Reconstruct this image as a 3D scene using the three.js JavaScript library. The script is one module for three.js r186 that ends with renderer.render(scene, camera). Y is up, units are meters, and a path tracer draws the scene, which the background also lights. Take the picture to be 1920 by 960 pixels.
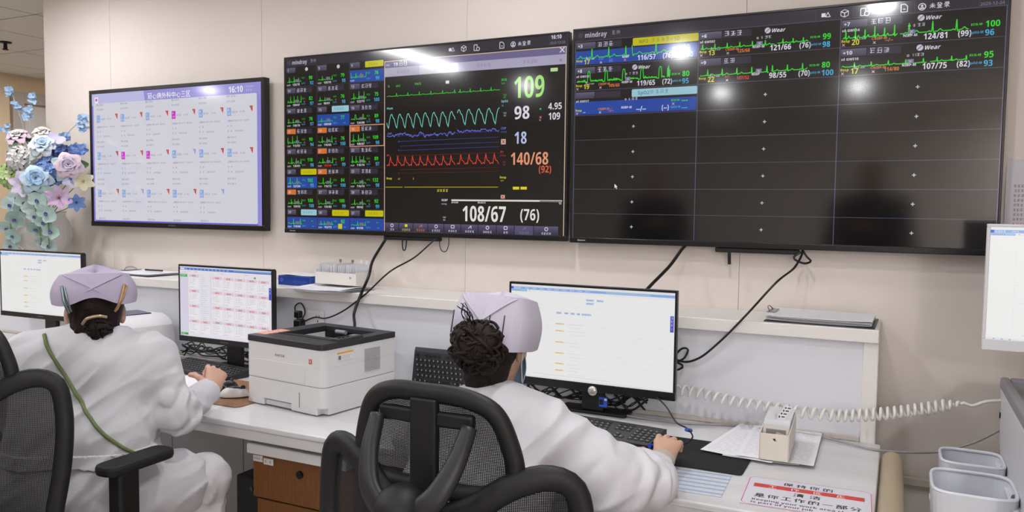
import * as THREE from 'three';
import { RoundedBoxGeometry } from 'three/addons/geometries/RoundedBoxGeometry.js';
import { mergeGeometries, mergeVertices } from 'three/addons/utils/BufferGeometryUtils.js';
import { ImprovedNoise } from 'three/addons/math/ImprovedNoise.js';
import { RectAreaLightUniformsLib } from 'three/addons/lights/RectAreaLightUniformsLib.js';

// ---------- camera, exposure, lights of the place ----------
const scene = new THREE.Scene();
scene.background = new THREE.Color(0, 0, 0);
const renderer = new THREE.WebGLRenderer({ antialias: true });
renderer.toneMapping = THREE.LinearToneMapping;
renderer.toneMappingExposure = 1.0;
renderer.shadowMap.enabled = true;
RectAreaLightUniformsLib.init();
const camera = new THREE.PerspectiveCamera(2 * Math.atan(480 / 1491.18) * 180 / Math.PI, 2, 0.05, 60);
{
  const yaw = 26.0075 * Math.PI / 180, pitch = 3.58213 * Math.PI / 180, roll = 0.65568 * Math.PI / 180;
  const fwd = new THREE.Vector3(-Math.sin(yaw) * Math.cos(pitch), -Math.sin(pitch), -Math.cos(yaw) * Math.cos(pitch));
  const right = new THREE.Vector3(Math.cos(yaw), 0, -Math.sin(yaw)), up = new THREE.Vector3().crossVectors(right, fwd);
  const r = right.clone().multiplyScalar(Math.cos(roll)).addScaledVector(up, Math.sin(roll));
  const u = up.clone().multiplyScalar(Math.cos(roll)).addScaledVector(right, -Math.sin(roll));
  camera.quaternion.setFromRotationMatrix(new THREE.Matrix4().makeBasis(r, u, fwd.clone().negate()));
  camera.position.set(0, 1.46, 2.94);
}
const CEIL = 2.62;
const WHITE = [1.0, 1.0, 1.02];
const DOWNLIGHTS = [[-1.5, 3.05, 0.6], [-0.14, 2.15, 0.5], [-1.65, 5.25, 0.8], [-0.4, 5.3, 0.8], [-3.25, 4.1, 0.38], [-3.9, 0.66, 0.84], [-6.2, -1.6, 2.0], [-6.4, 3.2, 0.4], [-2.75, 0.85, 0.24], [-1.4, 0.78, 0.68], [-0.45, 1.4, 0.58]];
const DOWN_POWER = 305, DOWN_GLOW = 45, STRIP_POWER = 105, STRIP_GLOW = 36;
const STRIPS = [[-3.42, 2.5, 0.24], [-5.5, 1.6, 0.15], [1.9, 6.4, 3.2]];
const SCREEN_WHITE = 0.72;

// ---------- helpers ----------
let seedState = 1234567;
const rnd = () => { seedState = (seedState + 0x6d2b79f5) | 0; let t = Math.imul(seedState ^ (seedState >>> 15), 1 | seedState); t = (t + Math.imul(t ^ (t >>> 7), 61 | t)) ^ t; return ((t ^ (t >>> 14)) >>> 0) / 4294967296; };
const rr = (a, b) => a + (b - a) * rnd();
const V = (x, y, z) => new THREE.Vector3(x, y, z);
const perlin = new ImprovedNoise();
const nz = (x, y, z) => perlin.noise(x, y, z);
const clamp = THREE.MathUtils.clamp, lerp = THREE.MathUtils.lerp, smooth = THREE.MathUtils.smoothstep;
const used = new Set();
function numbered(n) { let m = n, i = 1; while (used.has(m)) m = n + '_' + String(i++).padStart(3, '0'); used.add(m); return m; }
function M(color, rough = 0.6, o = {}) {
  const c = Array.isArray(color) ? new THREE.Color().setRGB(...color) : new THREE.Color(color);
  return new THREE.MeshPhysicalMaterial({ color: c, roughness: rough, ...o });
}
function plainGeo(g) {
  g = g.index ? g.toNonIndexed() : g;
  const o = new THREE.BufferGeometry();
  o.setAttribute('position', g.attributes.position);
  if (!g.attributes.normal) g.computeVertexNormals();
  o.setAttribute('normal', g.attributes.normal);
  o.setAttribute('uv', g.attributes.uv ?? new THREE.BufferAttribute(new Float32Array(g.attributes.position.count * 2), 2));
  return o;
}
const join = (list) => list.length === 1 ? list[0] : mergeGeometries(list.map(plainGeo));
function mesh(name, geo, mat, parent) {
  const m = new THREE.Mesh(join(Array.isArray(geo) ? geo : [geo]), mat);
  m.name = name; m.castShadow = m.receiveShadow = true;
  if (parent) parent.add(m);
  return m;
}
function thing(name, label, category, pos = [0, 0, 0], turn = 0, group) {
  const o = new THREE.Group(); o.name = numbered(name); o.position.set(...pos); o.rotation.y = turn;
  o.userData = { label, category }; if (group) o.userData.group = group;
  scene.add(o); return o;
}
function single(name, geo, mat, label, category, group) {
  const m = mesh(numbered(name), geo, mat); m.userData = { label, category }; if (group) m.userData.group = group;
  scene.add(m); return m;
}
function struct(name, geo, mat) { const m = mesh(name, geo, mat, scene); used.add(name); m.userData.kind = 'structure'; return m; }
function structGroup(name) { const g = new THREE.Group(); g.name = name; g.userData.kind = 'structure'; scene.add(g); return g; }
// a copy of a thing with its parts
function copy(o, label, pos, turn, group) {
  const c = o.clone(); c.name = numbered(o.name.replace(/_\d{3}$/, '')); c.userData = { ...o.userData, label }; if (group) c.userData.group = group;
  if (pos) c.position.set(...pos); if (turn !== undefined) c.rotation.y = turn; scene.add(c); return c;
}
// geometry makers; boxes are given by their low and high corners
function bx(x0, y0, z0, x1, y1, z1, r = 0) {
  const w = x1 - x0, h = y1 - y0, d = z1 - z0;
  const g = r ? new RoundedBoxGeometry(w, h, d, 3, Math.min(r, w * .49, h * .49, d * .49)) : new THREE.BoxGeometry(w, h, d);
  return g.translate((x0 + x1) / 2, (y0 + y1) / 2, (z0 + z1) / 2);
}
const cyl = (r0, r1, h, n = 24) => new THREE.CylinderGeometry(r0, r1, h, n);
const tube = (pts, r, seg = 48, rad = 8, closed = false) => new THREE.TubeGeometry(new THREE.CatmullRomCurve3(pts.map((p) => p.isVector3 ? p : V(...p)), closed, 'centripetal'), seg, r, rad, closed);
const lathe = (pts, n = 32) => new THREE.LatheGeometry(pts.map((p) => new THREE.Vector2(...p)), n);
function roundRect(x0, y0, x1, y1, r, s = new THREE.Shape()) {
  s.moveTo(x0 + r, y0); s.lineTo(x1 - r, y0); s.quadraticCurveTo(x1, y0, x1, y0 + r); s.lineTo(x1, y1 - r); s.quadraticCurveTo(x1, y1, x1 - r, y1);
  s.lineTo(x0 + r, y1); s.quadraticCurveTo(x0, y1, x0, y1 - r); s.lineTo(x0, y0 + r); s.quadraticCurveTo(x0, y0, x0 + r, y0); return s;
}
const extrude = (shape, depth, bevel = 0) => new THREE.ExtrudeGeometry(shape, { depth: depth - 2 * bevel, bevelEnabled: bevel > 0, bevelThickness: bevel, bevelSize: bevel, bevelOffset: -bevel, bevelSegments: 2, curveSegments: 10 }).translate(0, 0, bevel);
const poly = (pts) => new THREE.Shape(pts.map((p) => new THREE.Vector2(...p)));
// a sheet from a grid function f(u, v) -> [x, y, z], with thickness t along its normal
function sheet(f, nu, nv, t = 0) {
  const pos = [], uv = [], idx = [];
  for (let j = 0; j <= nv; j++) for (let i = 0; i <= nu; i++) { pos.push(...f(i / nu, j / nv)); uv.push(i / nu, j / nv); }
  const at = (i, j) => j * (nu + 1) + i;
  for (let j = 0; j < nv; j++) for (let i = 0; i < nu; i++) idx.push(at(i, j), at(i + 1, j), at(i + 1, j + 1), at(i, j), at(i + 1, j + 1), at(i, j + 1));
  let g = new THREE.BufferGeometry();
  g.setAttribute('position', new THREE.Float32BufferAttribute(pos, 3)); g.setAttribute('uv', new THREE.Float32BufferAttribute(uv, 2)); g.setIndex(idx); g.computeVertexNormals();
  if (!t) return g;
  const n = g.attributes.normal, N = pos.length / 3, p2 = [...pos], uv2 = [...uv, ...uv], id2 = [...idx];
  for (let k = 0; k < N; k++) p2.push(pos[3 * k] - n.getX(k) * t, pos[3 * k + 1] - n.getY(k) * t, pos[3 * k + 2] - n.getZ(k) * t);
  for (let k = 0; k < idx.length; k += 3) id2.push(idx[k] + N, idx[k + 2] + N, idx[k + 1] + N);
  const edge = (a, b) => id2.push(a, a + N, b + N, a, b + N, b);
  for (let i = 0; i < nu; i++) { edge(at(i + 1, 0), at(i, 0)); edge(at(i, nv), at(i + 1, nv)); }
  for (let j = 0; j < nv; j++) { edge(at(0, j), at(0, j + 1)); edge(at(nu, j + 1), at(nu, j)); }
  g = new THREE.BufferGeometry();
  g.setAttribute('position', new THREE.Float32BufferAttribute(p2, 3)); g.setAttribute('uv', new THREE.Float32BufferAttribute(uv2, 2)); g.setIndex(id2);
  g = g.toNonIndexed(); g.computeVertexNormals();
  return g;
}
const setNormals = (g) => { g.computeVertexNormals(); return g; };
function canvasTex(w, h, draw, srgb = true) {
  const c = document.createElement('canvas'); c.width = w; c.height = h; const g = c.getContext('2d'); draw(g, w, h);
  const t = new THREE.CanvasTexture(c); if (srgb) t.colorSpace = THREE.SRGBColorSpace; t.magFilter = THREE.LinearFilter; t.wrapS = t.wrapT = THREE.RepeatWrapping; return t;
}
// grey noise texture around a mean, used for grain in colour or relief
function noiseTex(size, f, srgb = false) {
  const d = new Uint8Array(size * size * 4);
  for (let y = 0; y < size; y++) for (let x = 0; x < size; x++) { const v = clamp(Math.round(255 * f(x / size, y / size)), 0, 255), o = (y * size + x) * 4; d[o] = d[o + 1] = d[o + 2] = v; d[o + 3] = 255; }
  const t = new THREE.DataTexture(d, size, size); if (srgb) t.colorSpace = THREE.SRGBColorSpace; t.magFilter = THREE.LinearFilter; t.wrapS = t.wrapT = THREE.RepeatWrapping; t.needsUpdate = true; return t;
}

// ---------- signed distance modelling for bodies ----------
class Field {
  constructor() { this.b = []; this.post = null; }
  bone(a, b, ra, rb = ra, k = 0.03, flat = 0) { this.b.push([a[0], a[1], a[2], b[0] - a[0], b[1] - a[1], b[2] - a[2], ra, rb - ra, k, 0]); return this; }
  ell(c, r, k = 0.02) { this.b.push([c[0], c[1], c[2], r[0], r[1], r[2], 0, 0, k, 1]); return this; }
  d(x, y, z) {
    let D = 1e3;
    for (const q of this.b) {
      const px = x - q[0], py = y - q[1], pz = z - q[2]; let e;
      if (q[9]) { const k0 = Math.hypot(px / q[3], py / q[4], pz / q[5]), k1 = Math.hypot(px / q[3] ** 2, py / q[4] ** 2, pz / q[5] ** 2); e = k1 < 1e-9 ? -Math.min(q[3], q[4], q[5]) : k0 * (k0 - 1) / k1; }
      else { const L = q[3] * q[3] + q[4] * q[4] + q[5] * q[5], t = L ? clamp((px * q[3] + py * q[4] + pz * q[5]) / L, 0, 1) : 0; e = Math.hypot(px - t * q[3], py - t * q[4], pz - t * q[5]) - q[6] - q[7] * t; }
      const k = q[8], h = Math.max(k - Math.abs(D - e), 0) / k; D = Math.min(D, e) - h * h * k * 0.25;
    }
    return this.post ? this.post(D, x, y, z) : D;
  }
}
// surface nets over a box
function netMesh(f, lo, hi, cell) {
  const n = [0, 1, 2].map((i) => Math.ceil((hi[i] - lo[i]) / cell) + 1), [nx, ny, nzz] = n, S = new Float32Array(nx * ny * nzz);
  let q = 0;
  for (let k = 0; k < nzz; k++) for (let j = 0; j < ny; j++) for (let i = 0; i < nx; i++) S[q++] = f(lo[0] + i * cell, lo[1] + j * cell, lo[2] + k * cell);
  const id = new Int32Array(nx * ny * nzz).fill(-1), pos = [], nor = [], at = (i, j, k) => (k * ny + j) * nx + i;
  for (let k = 0; k < nzz - 1; k++) for (let j = 0; j < ny - 1; j++) for (let i = 0; i < nx - 1; i++) {
    const c = []; let neg = 0;
    for (let m = 0; m < 8; m++) { c[m] = S[at(i + (m & 1), j + ((m >> 1) & 1), k + (m >> 2))]; if (c[m] < 0) neg++; }
    if (!neg || neg === 8) continue;
    let sx = 0, sy = 0, sz = 0, cnt = 0;
    for (let a = 0; a < 8; a++) for (const bit of [1, 2, 4]) { const b = a | bit; if (b === a || (c[a] < 0) === (c[b] < 0)) continue; const t = c[a] / (c[a] - c[b]); sx += (a & 1) + (bit === 1 ? t : 0); sy += ((a >> 1) & 1) + (bit === 2 ? t : 0); sz += (a >> 2) + (bit === 4 ? t : 0); cnt++; }
    id[at(i, j, k)] = pos.length / 3;
    pos.push(lo[0] + (i + sx / cnt) * cell, lo[1] + (j + sy / cnt) * cell, lo[2] + (k + sz / cnt) * cell);
  }
  const e = cell * 0.5;
  for (let v = 0; v < pos.length; v += 3) { const [x, y, z] = [pos[v], pos[v + 1], pos[v + 2]]; const gx = f(x + e, y, z) - f(x - e, y, z), gy = f(x, y + e, z) - f(x, y - e, z), gz = f(x, y, z + e) - f(x, y, z - e), l = Math.hypot(gx, gy, gz) || 1; nor.push(gx / l, gy / l, gz / l); }
  const idx = [];
  const quad = (a, b, c, d, flip) => { if (a < 0 || b < 0 || c < 0 || d < 0) return; flip ? idx.push(a, c, b, a, d, c) : idx.push(a, b, c, a, c, d); };
  for (let k = 1; k < nzz - 1; k++) for (let j = 1; j < ny - 1; j++) for (let i = 1; i < nx - 1; i++) {
    const s = S[at(i, j, k)] < 0;
    if (s !== S[at(i + 1, j, k)] < 0) quad(id[at(i, j - 1, k - 1)], id[at(i, j, k - 1)], id[at(i, j, k)], id[at(i, j - 1, k)], !s);
    if (s !== S[at(i, j + 1, k)] < 0) quad(id[at(i - 1, j, k - 1)], id[at(i - 1, j, k)], id[at(i, j, k)], id[at(i, j, k - 1)], !s);
    if (s !== S[at(i, j, k + 1)] < 0) quad(id[at(i - 1, j - 1, k)], id[at(i, j - 1, k)], id[at(i, j, k)], id[at(i - 1, j, k)], !s);
  }
  const g = new THREE.BufferGeometry();
  g.setAttribute('position', new THREE.Float32BufferAttribute(pos, 3)); g.setAttribute('normal', new THREE.Float32BufferAttribute(nor, 3));
  g.setAttribute('uv', new THREE.Float32BufferAttribute(pos.flatMap((_, i) => i % 3 ? [] : [pos[i], pos[i + 1]]), 2)); g.setIndex(idx);
  return g;
}

// ---------- the room ----------
const plaster = noiseTex(256, (u, v) => 0.5 + 0.35 * (rnd() - 0.5) + 0.25 * nz(u * 16, v * 16, 3.3)); plaster.repeat.set(3, 3);
const wallMat = M([0.72, 0.652, 0.605], 0.55, { bumpMap: plaster, bumpScale: 0.0006 });
const grooveMat = M([0.6, 0.54, 0.48], 0.8);
const ceilMat = M([0.78, 0.74, 0.69], 0.9, { bumpMap: plaster, bumpScale: 0.001 });
const floorMat = M([0.42, 0.41, 0.40], 0.35);
{
  const W = structGroup('wall_back');
  mesh('backing', bx(-4.39, 0, -0.14, 2.6, CEIL, -0.012), grooveMat, W);
  const xs = [-4.39, -3.85, -2.78, -1.655, -0.519, 0.61, 1.73, 2.6];
  for (let i = 0; i < xs.length - 1; i++) mesh('wall_panel', bx(xs[i] + (i ? 0.0006 : 0), 0, -0.012, xs[i + 1] - 0.0006, CEIL, 0, 0.0008), wallMat, W);
  mesh('wall_panel', bx(-4.402, 0, -0.14, -4.391, CEIL, 0, 0.002), wallMat, W);
  const rail = struct('trim_1', [bx(-0.02, 0.545, 0.001, 2.6, 0.575, 0.022, 0.006)], M([0.55, 0.49, 0.42], 0.5));
  struct('baseboard_back', bx(-4.39, 0.003, 0.001, 2.6, 0.1, 0.012), M([0.4, 0.36, 0.32], 0.5));
  struct('floor', bx(-7.6, -0.12, -3.2, 2.8, 0, 7.3), floorMat);
  struct('wall_right', bx(2.6, 0, -0.14, 2.75, CEIL + 0.1, 7.3), wallMat);
  struct('wall_front', bx(-7.6, 0, 7.2, 2.75, CEIL + 0.1, 7.35), M([0.82, 0.75, 0.68], 0.6));
  struct('wall_rear', bx(-7.6, 0, -3.2, -4.38, CEIL + 0.1, -3.05), wallMat);
  struct('wall_side', bx(-4.40, 0, -3.05, -4.30, CEIL, -0.14), wallMat);
  // wall at the far end of the corridor with a door in a brown-grey frame
  const L = structGroup('wall_left');
  const fx = -7.4;
  mesh('wall_face', bx(fx - 0.15, 0, -3.2, fx, CEIL + 0.1, 7.3), M([0.62, 0.47, 0.31], 0.7, { bumpMap: plaster, bumpScale: 0.001 }), L);
  const D = structGroup('door_1'), fm = M([0.36, 0.31, 0.27], 0.5);
  const z0 = -1.66, z1 = -2.75, top = 2.46, fw = 0.11;
  mesh('door_frame', [bx(fx, 0, z0 - fw, fx + 0.05, top, z0, 0.004), bx(fx, 0, z1, fx + 0.05, top, z1 + fw, 0.004), bx(fx, top - 0.1, z1 + fw, fx + 0.05, top, z0 - fw, 0.004)], fm, D);
  mesh('door_leaf', bx(fx, 0.01, z1 + fw + 0.004, fx + 0.02, top - 0.12, z0 - fw - 0.004, 0.003), M([0.50, 0.46, 0.42], 0.5), D);
  mesh('door_handle', [bx(fx + 0.02, 1.02, z1 + 0.2, fx + 0.065, 1.04, z1 + 0.22), bx(fx + 0.055, 1.02, z1 + 0.2, fx + 0.068, 1.04, z1 + 0.33, 0.005)], M('#888888', 0.3, { metalness: 1 }), D);
  // ceiling: slab, and lay-in panels over the open end on the left
  const C = structGroup('ceiling');
  mesh('slab', bx(-7.6, CEIL + 0.02, -3.2, 2.75, CEIL + 0.14, 7.3), M([0.25, 0.23, 0.21], 0.9), C);
  mesh('plaster_field', bx(-4.24, CEIL, -0.14, 2.75, CEIL + 0.02, 7.3), ceilMat, C);
  const px = 0.667, pz = 0.745, gx = -4.905, gz = -0.283;
  const tile = new THREE.BoxGeometry(px - 0.014, 0.018, pz - 0.014);
  for (let i = -4; i < 1; i++) for (let j = -4; j < 12; j++) {
    const x = gx + (i + 0.5) * px, z = gz + (j + 0.5) * pz; if (z > 6.9) continue;
    const t = mesh('ceiling_panel', tile, ceilMat, C); t.position.set(x, CEIL + 0.009, z);
  }
}
// ---------- ceiling lamps ----------
{
  const ringMat = M('#d8d8d8', 0.4), glow = new THREE.MeshStandardMaterial({ color: 0x222222, emissive: new THREE.Color().setRGB(...WHITE), emissiveIntensity: DOWN_GLOW });
  const discGeo = cyl(0.06, 0.06, 0.004, 28), ringGeo = lathe([[0.062, -0.002], [0.085, -0.006], [0.088, 0.0], [0.062, 0.003]], 32);
  DOWNLIGHTS.forEach(([x, z, k = 1]) => {
    const t = thing('downlight', 'small round recessed lamp in the ceiling above the room', 'ceiling lamp', [x, CEIL - 0.004, z], 0, 'recessed ceiling lamps');
    mesh('trim_ring', ringGeo, ringMat, t); mesh('lamp_glass', discGeo, glow, t);
    const l = new THREE.RectAreaLight(new THREE.Color().setRGB(...WHITE), DOWN_POWER * k, 0.11, 0.11); l.position.set(x, CEIL - 0.014, z); l.rotation.x = -Math.PI / 2; scene.add(l);
  });
  const sglow = new THREE.MeshStandardMaterial({ color: 0x222222, emissive: new THREE.Color().setRGB(...WHITE), emissiveIntensity: STRIP_GLOW });
  STRIPS.forEach(([x, z, k]) => {
    const t = thing('strip_light', 'long narrow lamp panel set into the ceiling above the room', 'ceiling lamp', [x, CEIL - 0.004, z], 0, 'long ceiling lamps');
    mesh('frame', [bx(-0.075, -0.008, -0.61, -0.06, 0.003, 0.61), bx(0.06, -0.008, -0.61, 0.075, 0.003, 0.61), bx(-0.06, -0.008, -0.61, 0.06, 0.003, -0.595), bx(-0.06, -0.008, 0.595, 0.06, 0.003, 0.61)], ringMat, t);
    mesh('lamp_glass', bx(-0.06, -0.003, -0.595, 0.06, 0.002, 0.595), sglow, t);
    const l = new THREE.RectAreaLight(new THREE.Color().setRGB(...WHITE), STRIP_POWER * k, 0.11, 1.18); l.position.set(x, CEIL - 0.014, z); l.rotation.x = -Math.PI / 2; scene.add(l);
  });
}
{ // sprinkler head in the corridor ceiling
  const t = thing('sprinkler_head', 'small dark sprinkler head hanging from the panelled ceiling', 'sprinkler', [-5.95, CEIL, -0.74]); t.scale.setScalar(0.72);
  const dm = M('#2a2622', 0.4, { metalness: 0.6 });
  mesh('escutcheon', lathe([[0.0, 0], [0.06, 0], [0.055, -0.012], [0.0, -0.016]], 20), dm, t);
  mesh('body', cyl(0.016, 0.02, 0.06, 12).translate(0, -0.045, 0), dm, t);
  mesh('deflector', cyl(0.03, 0.026, 0.008, 12).translate(0, -0.078, 0), dm, t);
}

// ---------- writing: a small stroke font for the Chinese characters ----------
const GLYPH = {
  冠: '10,25 10,8 90,8 86,22;20,32 48,32;12,48 52,48;26,48 24,70 12,92;40,48 40,82 52,88 56,78;58,38 94,38;82,24 82,88 72,82;64,54 70,64',
  心: '14,50 8,76;30,36 32,80 46,90 70,90 76,74;46,24 56,42;76,36 92,60',
  病: '50,4 54,14;18,18 94,18;18,18 18,60 6,94;4,34 12,44;4,66 16,58;34,34 92,34;38,50 38,94;38,50 90,50 90,92 82,88;64,34 62,54 48,76;64,58 78,74',
  外: '28,6 8,50;24,28 50,28 44,56 10,94;20,46 36,62;68,6 68,94;70,38 94,58',
  科: '44,8 12,18;6,34 50,34;28,16 28,94;26,38 6,70;30,42 48,62;60,20 70,30;56,42 66,52;52,70 96,60;80,6 80,94',
  中: '12,28 88,28 88,62 12,62 12,28;50,6 50,94', 三: '14,16 86,16;20,50 80,50;6,88 94,88', 区: '92,12 10,12 10,90 94,90;70,26 26,78;28,30 76,78',
  保: '26,6 6,48;18,32 18,94;40,12 86,12 86,38 40,38 40,12;30,52 96,52;62,38 62,94;60,54 34,86;64,54 94,84',
  持: '4,28 38,28;22,6 22,88 12,82;4,64 38,52;48,20 90,20;68,6 68,38;42,38 96,38;42,58 96,58;80,42 80,92 70,86;52,68 60,80',
  你: '26,6 6,48;18,32 18,94;50,6 36,40;46,22 92,22 86,36;66,26 66,90 54,84;50,46 38,78;80,44 94,74',
  的: '26,4 18,20;10,20 42,20 42,90 10,90 10,20;10,54 42,54;62,4 50,40;58,24 92,24 90,88 76,82;62,46 72,62',
  工: '14,14 86,14;50,14 50,86;6,86 94,86', 作: '26,6 6,48;18,32 18,94;50,6 36,40;46,24 96,24;62,24 62,94;62,46 90,46;62,68 92,68',
  清: '10,10 22,20;4,36 18,46;6,92 22,62;34,14 94,14;64,4 64,42;40,28 88,28;30,42 98,42;42,54 42,94;42,54 86,54 86,92 78,90;42,66 86,66;42,78 86,78',
  洁: '10,10 22,20;4,36 18,46;6,92 22,62;30,22 98,22;64,4 64,44;36,44 92,44;42,58 86,58 86,92 42,92 42,58',
  是: '24,6 76,6 76,40 24,40 24,6;24,23 76,23;6,52 94,52;50,52 50,86;50,68 84,68;28,60 24,76 6,94;22,74 50,92 96,92', 一: '6,50 94,50',
  部: '28,4 32,14;6,16 54,16;18,24 24,40;42,24 36,40;4,44 58,44;12,58 48,58 48,92 12,92 12,58;66,8 66,96;66,8 92,8 78,40 94,58 88,76 72,72',
  分: '36,6 8,48;60,6 94,46;22,52 76,52 72,90 58,84;44,52 38,74 14,94', 未: '18,28 82,28;6,52 94,52;50,4 50,94;48,54 8,88;52,54 92,88',
  登: '14,12 40,12 10,46;22,24 30,32;54,6 92,44;70,8 60,20;84,18 72,28;34,40 68,40;28,52 72,52 72,68 28,68 28,52;36,74 42,88;64,74 58,88;6,94 94,94',
  录: '20,10 80,10 80,38;24,24 80,24;8,40 92,40;50,40 50,92 40,88;22,52 34,62;14,82 44,66;78,50 60,64;56,62 92,88',
  医: '90,10 12,10 12,90 94,90;40,18 28,36;36,30 82,30;24,50 86,50;56,30 54,56 28,80;58,54 82,78', 生: '28,8 10,44;24,30 86,30;20,58 82,58;50,6 50,90;6,90 94,90',
  护: '4,28 38,28;22,6 22,88 12,82;4,64 38,52;64,4 68,14;50,22 90,22 90,48 50,48;50,22 48,62 36,94', 士: '6,38 94,38;50,6 50,86;20,86 80,86',
  入: '38,10 52,22 46,52 8,92;50,36 66,70 94,92', 时: '10,16 40,16 40,82 10,82 10,16;10,48 40,48;48,30 96,30;80,6 80,92 68,86;54,48 64,62',
  间: '14,6 22,16;12,24 12,94;34,12 88,12 88,92 78,88;34,34 66,34 66,74 34,74 34,34;34,54 66,54',
  院: '10,8 10,94;10,8 34,8 24,38 36,54 28,66 14,62;64,4 66,14;42,26 42,16 94,16 94,26;50,38 88,38;40,54 98,54;58,54 54,76 38,94;74,54 74,86 84,92 96,90 96,76',
};
// Write text; '#' is a character too blurred to read in the photograph. y is the baseline, s the height of a character.
function han(g, text, x, y, s, color, weight = 0.09, gap = 1.06, wide = 1) {
  g.save(); g.strokeStyle = color; g.lineWidth = s * weight; g.lineCap = 'butt'; g.lineJoin = 'miter';
  for (const ch of text) {
    if (ch !== ' ') {
      const d = GLYPH[ch], line = (pts) => { g.beginPath(); pts.forEach((p, i) => i ? g.lineTo(x + p[0] * s * wide / 100, y - s + p[1] * s / 100) : g.moveTo(x + p[0] * s * wide / 100, y - s + p[1] * s / 100)); g.stroke(); };
      if (d) for (const st of d.split(';')) line(st.split(' ').map((p) => p.split(',').map(Number)));
      else { for (let k = 0; k < 3; k++) { const yy = 12 + 36 * k + rr(-6, 6); line([[rr(6, 22), yy], [rr(74, 94), yy + rr(-3, 3)]]); } for (let k = 0; k < 2; k++) { const xx = rr(15, 85); line([[xx, rr(5, 25)], [xx + rr(-14, 14), rr(70, 95)]]); } }
    }
    x += s * gap * wide * (ch === ' ' ? 0.5 : 1);
  }
  g.restore();
}
function tx(g, text, x, y, s, color, o = {}) { g.font = (o.italic ? 'italic ' : '') + (o.bold ? 'bold ' : '') + s + 'px sans-serif'; g.fillStyle = color; g.textAlign = o.align ?? 'left'; if (o.sx) { g.save(); g.translate(x, y); g.scale(o.sx, 1); g.fillText(text, 0, 0); g.restore(); } else g.fillText(text, x, y); g.textAlign = 'left'; }
function rect(g, x, y, w, h, c) { g.fillStyle = c; g.fillRect(x, y, w, h); }
function path(g, pts, c, w = 1) { g.strokeStyle = c; g.lineWidth = w; g.lineJoin = 'round'; g.beginPath(); pts.forEach((p, i) => i ? g.lineTo(...p) : g.moveTo(...p)); g.stroke(); }
function cross(g, x, y, s, c, w = 1) { path(g, [[x - s, y - s], [x + s, y + s]], c, w); path(g, [[x - s, y + s], [x + s, y - s]], c, w); }
const GREEN = '#2be326', CYAN = '#46b4e6', YEL = '#e8dc1e', WHT = '#ece8f4', ORG = '#e8823c';
function wave(g, x0, x1, y, amp, beats, color, kind = 'ecg', w = 1.1) {
  const pts = [], n = Math.round((x1 - x0) * 2), per = (x1 - x0) / beats, ph = rr(0, 1);
  for (let i = 0; i <= n; i++) {
    const x = x0 + (x1 - x0) * i / n, t = ((x - x0) / per + ph) % 1; let v = 0;
    if (kind === 'ecg') v = Math.exp(-(((t - 0.3) / 0.022) ** 2)) + 0.22 * Math.exp(-(((t - 0.62) / 0.07) ** 2)) + 0.1 * Math.exp(-(((t - 0.16) / 0.04) ** 2)) - 0.15 * Math.exp(-(((t - 0.36) / 0.025) ** 2));
    if (kind === 'pleth') v = t < 0.32 ? Math.sin(t / 0.32 * Math.PI / 2) : Math.cos((t - 0.32) / 0.68 * Math.PI / 2) ** 1.1 + 0.05 * Math.sin(t * 20);
    if (kind === 'art') v = t < 0.16 ? t / 0.16 : Math.exp(-(t - 0.16) * 4.6) + 0.08 * Math.sin(t * 16);
    if (kind === 'cvp') v = 0.5 + 0.5 * nz(x * 0.11, 3.1, y * 0.3) + 0.3 * nz(x * 0.35, 1.7, y);
    if (kind === 'dome') v = t < 0.12 ? 0.05 : t < 0.28 ? 1 - ((t - 0.2) / 0.09) ** 4 * 0.9 : 0.1 + 0.3 * Math.abs(nz(x * 0.4, 2.2, 1));
    pts.push([x, y - amp * v - 0.03 * amp * nz(x * 0.9, 7, y)]);
  }
  path(g, pts, color, w);
}
// every screen is drawn in thousandths of its width
function screenTex(px, aspect, draw) { return canvasTex(px, Math.round(px * aspect), (g) => { g.scale(px / 1000, px / 1000); draw(g); }); }
function screenMat(tex, glow = SCREEN_WHITE, rough = 0.1) { return new THREE.MeshPhysicalMaterial({ color: 0x060606, roughness: rough, ior: 1.72, emissive: 0xffffff, emissiveMap: tex, emissiveIntensity: glow }); }

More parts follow.
